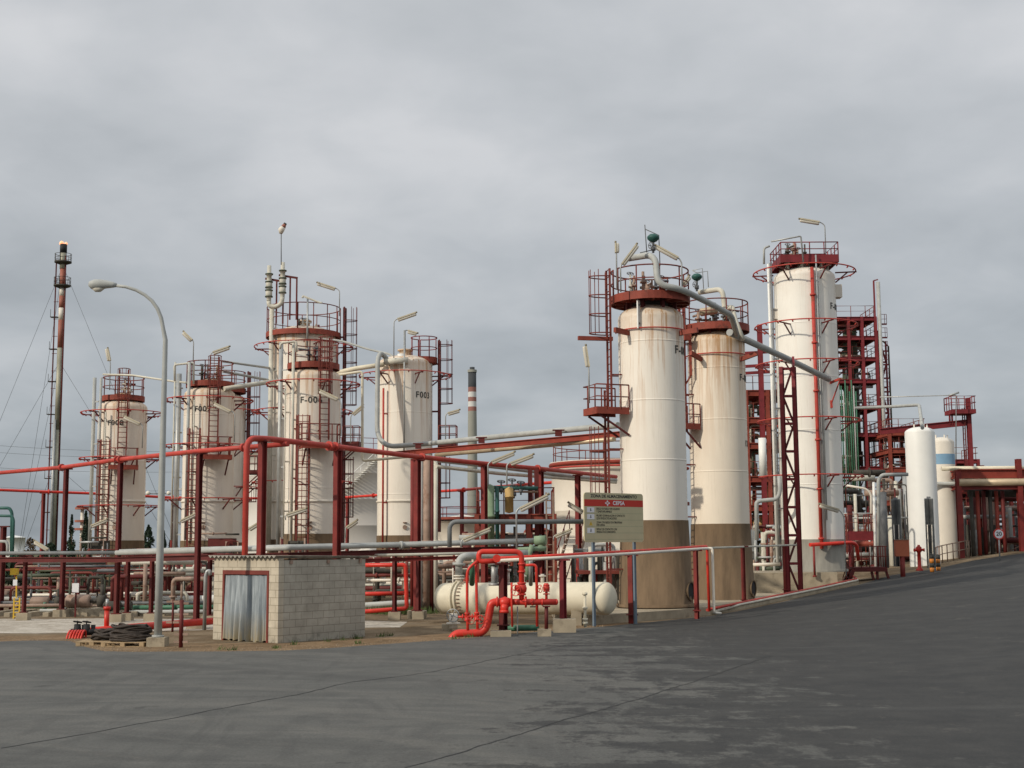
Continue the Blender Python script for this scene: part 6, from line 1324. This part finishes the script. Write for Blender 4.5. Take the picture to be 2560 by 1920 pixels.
clutter(bg, P(2095, 1300, 92).x, P(2290, 1300, 92).x, 88, 100, .5, 7.6, 80, 79, ('grey_pipe', 'pale_pipe', 'brown_pipe', 'unit_dark', 'unit_dark', 'maroon', 'plat_red', 'galv'), .24, .45)
wl = MB(); wl.box((P(2120, 1400, 96).x, 104, 0), (P(2300, 1400, 96).x, 106, HZ(2200, 1345, 104))); solo(wl, 'low_building', 'off_white', 'pale low building wall glimpsed behind the walkway', 'building')
# ---------------- pipe rack at the right edge
def rack():
    Y = 88; root = thing('pipe_rack', 'red steel pipe rack full of pipes at the right edge behind the speed sign', 'pipe rack', (P(2400, 1400, Y).x, Y, 1.5))
    xl, xr, xe = P(2400, 1300, Y).x, P(2553, 1300, Y).x, P(2760, 1300, Y).x
    for x, yt in ((xl, 1178), (xr, 1148), (xe, 1160)):
        for yy in (Y, Y+7): mb = MB(); mb.ibeam((x, yy, .5), (x, yy, HZ(2480, yt, Y)), .34, .34, (0, 1, 0)); mb.build('post', 'post_red', root)
    for y, h, m in ((1184, .6, 'beam_orange'), (1218, .3, 'post_red')):
        z = HZ(2470, y, Y)
        for yy in (Y, Y+7): mb = MB(); mb.ibeam((xl, yy, z), (xe, yy, z), .3, h); mb.build('beam', m, root)
        for x in (xl, (xl+xr)/2, xr, xe): mb = MB(); mb.ibeam((x, Y+.2, z-.02), (x, Y+6.8, z-.02), .25, h*.9); mb.build('cross_beam', m, root)
    mb = MB(); z = HZ(2470, 1206, Y); mb.tube([(xl, Y-.1, z), (xe, Y-.1, z)], .25, 16); mb.build('tan_pipe', 'tan_pipe', root)
    z = HZ(2470, 1170, Y); mb = MB(); mb.tube([(P(2360, 1200, Y).x, Y+.4, z), (xe, Y+.4, z)], .15, 12); mb.build('top_pipe', 'cream_pipe', root)
    rnd = random.Random(8)
    for i in range(7): mb = MB(); zz = HZ(2470, 1216, Y)+.25; yy = Y+1+i*.8; mb.tube([(xl-2, yy, zz), (xe, yy, zz)], rnd.uniform(.1, .22), 10); mb.build('rack_pipe', rnd.choice(['brown_pipe', 'grey_pipe', 'dark_pipe']), root)
    clutter(root, xl+.3, xe, Y+1, Y+9, 1.2, HZ(2470, 1228, Y), 62, 80, ('unit_dark', 'unit_dark', 'brown_pipe', 'maroon', 'grey_pipe', 'dark_pipe'), .26, .6)
    for i in range(6): mb = MB(); x = xl+1.0+i*.42; mb.tube([(x, Y+.6, 1.5), (x, Y+.6, HZ(2470, 1226, Y))], .13, 10); mb.build('drop_pipe', ('unit_dark', 'beam_orange', 'maroon')[i % 3], root)
rack()
frame('far_structure', 'far dark steel structure behind the pipe rack at the right edge', 'steel frame', P(2385, 1300, 112).x, P(2580, 1300, 112).x, 112, 120, [HZ(2470, y, 112) for y in (1330, 1275, 1215)], 4, 'maroon', seed=44, fill=22, bh=.4, fmats=('unit_dark', 'dark_pipe', 'grey_pipe', 'brown_pipe'))
frame('far_structure', 'small far red platform structure right of the derrick', 'steel frame', P(2395, 1150, 112).x, P(2455, 1150, 112).x, 113, 117, [HZ(2430, y, 113) for y in (1215, 1148)], 2, 'purple_red', seed=45, fill=8, bh=.35)
mb = MB(); a = P(2548, 1175, 86)
# fence by the road at right
fp = [G(2352, 1420), G(2385, 1408), G(2420, 1400), G(2450, 1394)]
mb = MB(); railing(mb, [p+V((0, 2.0, 0)) for p in fp], 1.1, 1.0, .035); solo(mb, 'handrail_fence', 'brown_pipe', 'low brown handrail fence along the road in front of the pipe rack', 'fence')
for k, dx in enumerate((2445, 2456, 2467)): pass
mb = MB(); q = [P(2520, 1398, 90), P(2560, 1378, 90), P(2600, 1360, 90)]; railing(mb, q, .9, 1.2, .04); solo(mb, 'handrail_fence', 'brown_pipe', 'short sloping brown handrail at the extreme right', 'fence')
# speed sign
Y = 80; X = P(2500, 1390, Y).x; g = TZ(X, Y); c = P(2496, 1335, Y); t = thing('speed_sign', 'round white speed limit sign with a red rim reading 20', 'traffic sign', (X, Y, g))
mb = MB(); mb.tube([(X, Y+.04, g-.2), (X, Y+.04, c.z+.1)], .045, 8); mb.build('pole', 'galv', t)
mb = MB(); mb.tube([(X, Y+.012, c.z), (X, Y-.012, c.z)], .33, 32); d = mb.build('disc', 'fire_red', t); mb = MB(); mb.tube([(X, Y-.012, c.z), (X, Y-.018, c.z)], .26, 32); mb.build('disc_face', 'sign_white', d)
vs, fs = text_mb('20', .34, .001); mb = MB(); mb.add([(X+v.x, Y-.021-v.z, c.z+v.y) for v in vs], fs); mb.build('number', 'ink', d)
# ================================================================ yard clutter at the left
pipe('red pipe lying on the ground from the hoses to the shed', PP([(228, 1578, 44), (300, 1571, 45), (540, 1552, 47.5)]), .125, 'fire_red', .2, n=12)
t = thing('standpipe', 'short red standpipe with a grey tip on the ground pipe', 'standpipe', P(266, 1573, 44.6)); mb = MB(); a = P(266, 1574, 44.6); b_ = P(265, 1524, 44.6); b_.x = a.x; mb.tube([a, b_], .085, 12); mb.tube([b_, b_+V((0, 0, .1))], .12, 12); mb.build('riser', 'fire_red', t); mb = MB(); mb.tube([b_+V((0, 0, .1)), b_+V((0, 0, .35))], .05, 10); mb.build('tip', 'galv', t)
Y = 42.8; t = thing('ribbed_coupling', 'row of red ribbed pipe clamps with sandy gaps beside the hoses', 'pipe clamps', P(185, 1600, Y))
for i in range(6): mb = MB(); c = P(172+i*7, 1602, Y); n = 10; mb.tube([V((c.x+.04*math.sin(a_), c.y-.25*math.cos(a_), c.z+.32*math.sin(a_))) for a_ in [math.pi*j/n for j in range(n+1)]], .032, 8); mb.build('hoop', 'fire_red', t)
for k, px in enumerate((193, 216)):
    t = thing('black_valve', ('left', 'right')[k]+' of the two black hose valves beside the red clamps', 'valve', P(px, 1588, 43.2), 'black hose valves'); c = P(px, 1588, 43.2)
    mb = MB(); mb.tube([c, c+V((0, 0, .35))], [.14, .1], 12); mb.tube([c+V((-.2, 0, .12)), c+V((.3, 0, .12))], .09, 10); mb.tube([c+V((.18, .1, 0)), c+V((.18, .1, .32))], .07, 10); mb.build('body', 'black', t); mb = MB(); wheel(mb, c+V((0, 0, .42)), .13, (.1, .2, 1), .018); mb.build('handwheel', 'black', t)
# pallets with coiled hose
def pallet(px, py, rz, label, wd=1.25, dp=1.0):
    c = G(px, py); root = thing('wooden_pallet', label, 'pallet', (c.x, c.y, 0), 'pallets under the hoses'); root.rotation_euler.z = rz; WP[root.name] = V((0, 0, 0))
    for i in range(6): mb = MB(); y = -dp/2+i*dp/5; mb.box((-wd/2, y-.045, .11), (wd/2, y+.045, .135)); mb.build('deck_board', 'wood', root)
    for y in (-dp/2, 0, dp/2): mb = MB(); mb.box((-wd/2, y-.045, .0), (wd/2, y+.045, .02)); mb.build('bottom_board', 'wood', root)
    for x in (-wd/2+.07, 0, wd/2-.07):
        for y in (-dp/2, 0, dp/2): mb = MB(); mb.box((x-.065, y-.05, .0205), (x+.065, y+.05, .109)); mb.build('spacer_block', 'wood', root)
    return c
pa = pallet(238, 1613, .05, 'left wooden pallet under a small hose coil', .9, .8); pb_ = pallet(318, 1615, -.04, 'right wooden pallet under the big hose heap', 1.25, .8)
def coil(c, R, H, n, label, seed, sq=1.0):
    rnd = random.Random(seed); mb = MB()
    for i in range(n):
        f = i/n; z = .18+H*rnd.random()**1.3; r = R*(1-.35*(z/H)*.6)*rnd.uniform(.72, 1.06); ox, oy = rnd.gauss(0, R*.09), rnd.gauss(0, R*.07); tl = rnd.uniform(-.12, .12); ph = rnd.uniform(0, 6)
        mb.tube([V((c.x+ox+r*1.15*math.cos(a), c.y+oy+r*.6*math.sin(a)*sq, z+tl*math.cos(a+ph)*.6+.03*math.sin(3*a+ph))) for a in [2*math.pi*k/30 for k in range(30)]], .034, 7, closed=True)
    solo(mb, 'hose_coil', 'rubber', label, 'hose coil', 'coils of black hose')
coil(V((pa.x+.28, pa.y+.1, 0)), .38, .24, 22, 'smaller coil of black hose on the left pallet', 5); coil(V((pb_.x+.08, pb_.y+.05, 0)), .58, .40, 46, 'big messy heap of black hose on the right pallet', 6)
def rusty(px, y0, y1, Y, r, fl, label):
    a, b_ = P(px, y1, Y), P(px, y0, Y); b_.x = a.x; root = thing('rusty_post', label, 'post', a); mb = MB(); mb.tube([a, b_], r, 10); mb.build('shaft', 'maroon', root)
    for k in fl: mb = MB(); c = a.lerp(b_, k); mb.bar(c-V((.2, 0, 0)), c+V((.2, 0, 0)), .06, .06); mb.build('lug', 'brown_pipe', root)
rusty(452, 1500, 1619, 38.5, .06, (.12, .28, .7, .93), 'rusty dark post with side lugs between the street lamp and the shed')
rusty(431, 1500, 1580, 42, .035, (.3, .95), 'thin rusty stake with a box on top behind the dark post')
pipe('grey candy-cane vent pipe immediately left of the shed', PP([(511, 1575, 43.8), (514, 1440, 43.8), (518, 1428, 43.8), (524, 1427, 43.8), (526, 1438, 43.8)]), .06, 'galv', .15)
# low pipework field
yd = thing('yard_pipework', 'low field of green, grey and rusty pipes on sleepers behind the white gravel', 'pipework', P(250, 1500, 60))
for (x0_, x1_, y0_, y1_, Y, r, m) in ((270, 640, 1487, 1490, 62, .13, 'off_white'), (400, 640, 1499, 1500, 61.5, .22, 'white_tank'), (300, 640, 1519, 1521, 58, .10, 'green_paint'), (60, 190, 1516, 1522, 59, .10, 'green_paint'), (-60, 240, 1497, 1500, 62, .09, 'grey_pipe'), (70, 240, 1488, 1492, 64, .08, 'off_white'),
      (-60, 190, 1507, 1509, 60, .07, 'dark_pipe'), (100, 260, 1526, 1530, 57, .06, 'grey_pipe'), (320, 640, 1530, 1532, 56.5, .08, 'grey_pipe'), (-60, 300, 1474, 1478, 68, .10, 'brown_pipe'), (-80, 230, 1515, 1519, 58.5, .08, 'brown_pipe'), (280, 520, 1508, 1510, 59.5, .07, 'dark_pipe')):
    mb = MB(); a, b_ = P(x0_, y0_, Y), P(x1_, y1_, Y); b_.z = a.z; mb.tube([a, b_], r, 10); flange(mb, a.lerp(b_, .4), b_-a, r, .05); mb.build('pipe', m, yd)
for k in range(12): mb = MB(); a = P(-20+k*48, 1535, 57); mb.box((a.x-.12, 56.5, 0), (a.x+.12, 63, .18)); mb.build('sleeper', 'concrete', yd)
clutter(yd, P(-10, 1500, 66).x, P(300, 1500, 66).x, 60, 74, .1, 2.2, 84, 90, ('maroon', 'brown_pipe', 'unit_dark', 'rail_red', 'maroon', 'dark_pipe', 'vessel_green', 'unit_dark'), .1, .4)
y2 = thing('yard_pipework', 'denser pipework between the street lamp and the shed, below column F 007', 'pipework', P(470, 1480, 64))
clutter(y2, P(370, 1480, 66).x, P(600, 1480, 66).x, 60, 73, .1, 2.6, 90, 91, ('maroon', 'rail_red', 'unit_dark', 'unit_dark', 'pale_pipe', 'vessel_green', 'brown_pipe', 'maroon'), .12, .5)
y3 = thing('yard_pipework', 'pumps and pipes low between column F-006 and the cream drum', 'pipework', P(1080, 1480, 64))
clutter(y3, P(860, 1480, 66).x, P(1200, 1480, 66).x, 62, 76, .1, 3.0, 70, 92, ('maroon', 'rail_red', 'unit_dark', 'grey_pipe', 'pale_pipe', 'brown_pipe', 'off_white'), .13, .5)
y4 = thing('yard_pipework', 'pipework and dark equipment under the process skid', 'pipework', P(1290, 1450, 60))
clutter(y4, P(1150, 1450, 62).x, P(1385, 1450, 62).x, 60, 70, .1, 3.6, 80, 93, ('maroon', 'unit_dark', 'unit_dark', 'brown_pipe', 'pale_pipe', 'plat_red', 'grey_pipe', 'cream_pipe'), .16, .6)
def pump(px, py, Y, label, s=1.0, m='brown_pipe'):
    c = P(px, py, Y); c.z = .35*s; root = thing('pump', label, 'pump', (c.x, c.y, 0), 'rusty pumps on concrete blocks')
    mb = MB(); mb.box((c.x-1.1*s, c.y-.4*s, 0), (c.x+1.1*s, c.y+.4*s, .3*s)); mb.build('block', 'concrete', root)
    mb = MB(); z = .62*s; mb.tube([(c.x-1.0*s, c.y, z), (c.x-.9*s, c.y, z), (c.x, c.y, z), (c.x+.05*s, c.y, z)], [.15*s, .28*s, .28*s, .2*s], 18); mb.build('motor', m, root)
    mb = MB(); mb.tube([(c.x+.05*s, c.y, z), (c.x+.4*s, c.y, z)], .07*s, 10); mb.tube([(c.x+.4*s, c.y, z), (c.x+.7*s, c.y, z)], .26*s, 18); mb.tube([(c.x+.55*s, c.y, z), (c.x+.55*s, c.y, z+.7*s)], .08*s, 10); mb.build('casing', 'unit_dark', root)
pump(222, 1520, 57, 'long rusty pump left of leftmost column F 008 base'); pump(120, 1528, 60, 'rusty pump between the two left high posts', .8); pump(300, 1528, 56.5, 'dark pump right of the second high post', .7, 'unit_dark'); pump(20, 1500, 66, 'rusty pump at the left edge of the picture', .9)
t = thing('access_stand', 'yellow ladder stand with a small top box at the far left', 'stand', P(40, 1535, 55)); mb = MB(); 
for px in (34, 48): a = P(px, 1536, 55); mb.bar((a.x, 55, 0), (a.x, 55, HZ(px, 1494, 55)), .05, .05)
for k in range(5): z = .1+k*.15; mb.bar((P(34, 1500, 55).x, 55, z), (P(48, 1500, 55).x, 55, z), .04, .04)
mb.build('frame', 'yellow', t); mb = MB(); mb.bar(P(41, 1495, 55), P(41, 1440, 55), .05, .05); mb.build('post', 'yellow', t); mb = MB(); a = P(35, 1422, 55); mb.box((a.x-.12, 54.9, a.z-.25), (a.x+.15, 55.15, a.z+.02)); mb.build('box', 'yellow', t); mb = MB(); a = P(42, 1450, 55); mb.box((a.x-.08, 54.8, a.z-.22), (a.x+.09, 54.83, a.z+.02)); mb.build('notice', 'sign_white', t)
t = thing('notice_board', 'small white notice board on a post left of leftmost column F 008', 'sign', P(190, 1530, 56)); a = P(190, 1481, 56); mb = MB(); mb.bar((a.x, 56, 0), (a.x, 56, a.z), .06, .06); mb.build('post', 'maroon', t); mb = MB(); mb.box((a.x-.14, 55.9, a.z), (a.x+.14, 55.94, a.z+.38)); mb.build('board', 'sign_white', t)
# red platform strip low at columns
for (px0, px1, yy, Y, lab) in ((218, 305, 1420, 74, 'low red railed platform left of the base of leftmost column F 008'), (340, 520, 1418, 73, 'low red railed platform in front of column F 007 base'), (150, 215, 1425, 78, 'low red railed platform behind the bushes')):
    x0, x1 = P(px0, yy, Y).x, P(px1, yy, Y).x; z = HZ((px0+px1)/2, yy, Y); t = thing('low_platform', lab, 'platform', (x0, Y, 0), 'low red platforms round the column bases')
    mb = MB(); mb.box((x0, Y, z-.22), (x1, Y+1.4, z)); d = mb.build('deck', 'post_red', t); mb = MB(); railing(mb, [V((x0, Y, z)), V((x1, Y, z))], 1.0, 1.0, .03); mb.build('railing', 'rail_red', d)
    for x in (x0+.1, (x0+x1)/2, x1-.1): mb = MB(); mb.bar((x, Y+.1, 0), (x, Y+.1, z-.2), .12, .12); mb.build('leg', 'maroon', t)
# pipework at extreme left
for k, (l, pts, r, m) in enumerate((('dark green pipe arch at the left edge', [(-20, 1270, 58), (24, 1270, 58), (30, 1282, 58), (28, 1400, 58)], .07, 'green_dark'), ('second green pipe arch lower at the left edge', [(-20, 1289, 57), (30, 1290, 57), (34, 1300, 57), (31, 1400, 57)], .06, 'green_dark'), ('small grey pipe hook at the left edge', [(-10, 1353, 56), (16, 1354, 56), (19, 1362, 56), (19, 1390, 56)], .06, 'grey_pipe'))): pipe(l, PP(pts), r, m, .25)
ipost(8, 1318, 60, 'dark purple post at the very left edge of the picture', .2, 'maroon', 'short posts under the grey pipe rack', base=False)

# dark equipment boxes round the feet of the left columns, at skirt level
for (px0, px1, ya, yb_, Y, lab) in ((520, 582, 1346, 1372, 73.5, 'dark red-brown equipment box at the skirt of column F 007'), (720, 760, 1352, 1376, 67.5, 'dark valve box at the skirt of column F-006'), (222, 262, 1352, 1378, 77, 'dark valve box at the skirt of leftmost column F 008')):
    x0, x1 = P(px0, ya, Y).x, P(px1, ya, Y).x; zt, zb = HZ(px0, ya, Y), HZ(px0, yb_, Y); t = thing('equipment_box', lab, 'equipment', (x0, Y, 0), 'equipment boxes at the column skirts')
    mb = MB(); mb.box((x0, Y, zb), (x1, Y+1.0, zt)); mb.build('cabinet', 'maroon' if px0 == 520 else 'unit_dark', t)
    for x in (x0+.08, x1-.08): mb = MB(); mb.bar((x, Y+.1, 0), (x, Y+.1, zb), .1, .1); mb.build('leg', 'maroon', t)
    clutter(t, x0-.4, x1+.4, Y-.35, Y-.1, zb-.6, zt+.3, 12, px0, ('unit_dark', 'maroon', 'galv', 'brown_pipe'), .07, .6)
# loose stones and weeds along the asphalt edge
rnd = random.Random(99); mb = MB()
for i in range(1500):
    x = rnd.uniform(-17, 3.2); y = yedge(x)+abs(rnd.gauss(0, .9))-.12; s = rnd.uniform(.008, .03)*(1.6 if rnd.random() < .05 else 1); z = TZ(x, y)+.006
    q = [V((x+s*rnd.uniform(.6, 1)*math.cos(a_), y+s*rnd.uniform(.6, 1)*math.sin(a_), z)) for a_ in (0, 1.6, 3.1, 4.7)]+[V((x, y, z+s*.8))]
    mb.add(q, [(0, 1, 4), (1, 2, 4), (2, 3, 4), (3, 0, 4)])
solo(mb, 'loose_stones', 'pebble', 'loose stones scattered along the sandy road edge', 'stones', kind='stuff')
mb = MB()
spots = [(rnd.uniform(-6.4, -3.9), None) for _ in range(8)]+[(rnd.uniform(-9, 2), 1) for _ in range(7)]
for x, k in spots:
    y = (38.6+(x+6.84)*1.5) if k is None else yedge(x)+rnd.uniform(.05, 1.4)
    for j in range(rnd.randrange(8, 26)):
        a_ = rnd.uniform(0, 6.28); r = rnd.uniform(.0, .16); h = rnd.uniform(.05, .17); bx, by = x+r*math.cos(a_), y+r*math.sin(a_); dx, dy = rnd.uniform(-.08, .08), rnd.uniform(-.08, .08)
        mb.add([(bx-.012, by, 0), (bx+.012, by, 0), (bx+dx, by+dy, h)], [(0, 1, 2)])
for j in range(900):   # green patch in the yard behind the cream drum
    x, y = rnd.gauss(-4.9, .7), rnd.gauss(57.5, .5); h = rnd.uniform(.1, .35); mb.add([(x-.03, y, 0), (x+.03, y, 0), (x+rnd.uniform(-.12, .12), y, h)], [(0, 1, 2)])
solo(mb, 'weeds', 'weed', 'weeds growing by the shed wall and yard edge', 'weeds', kind='stuff')
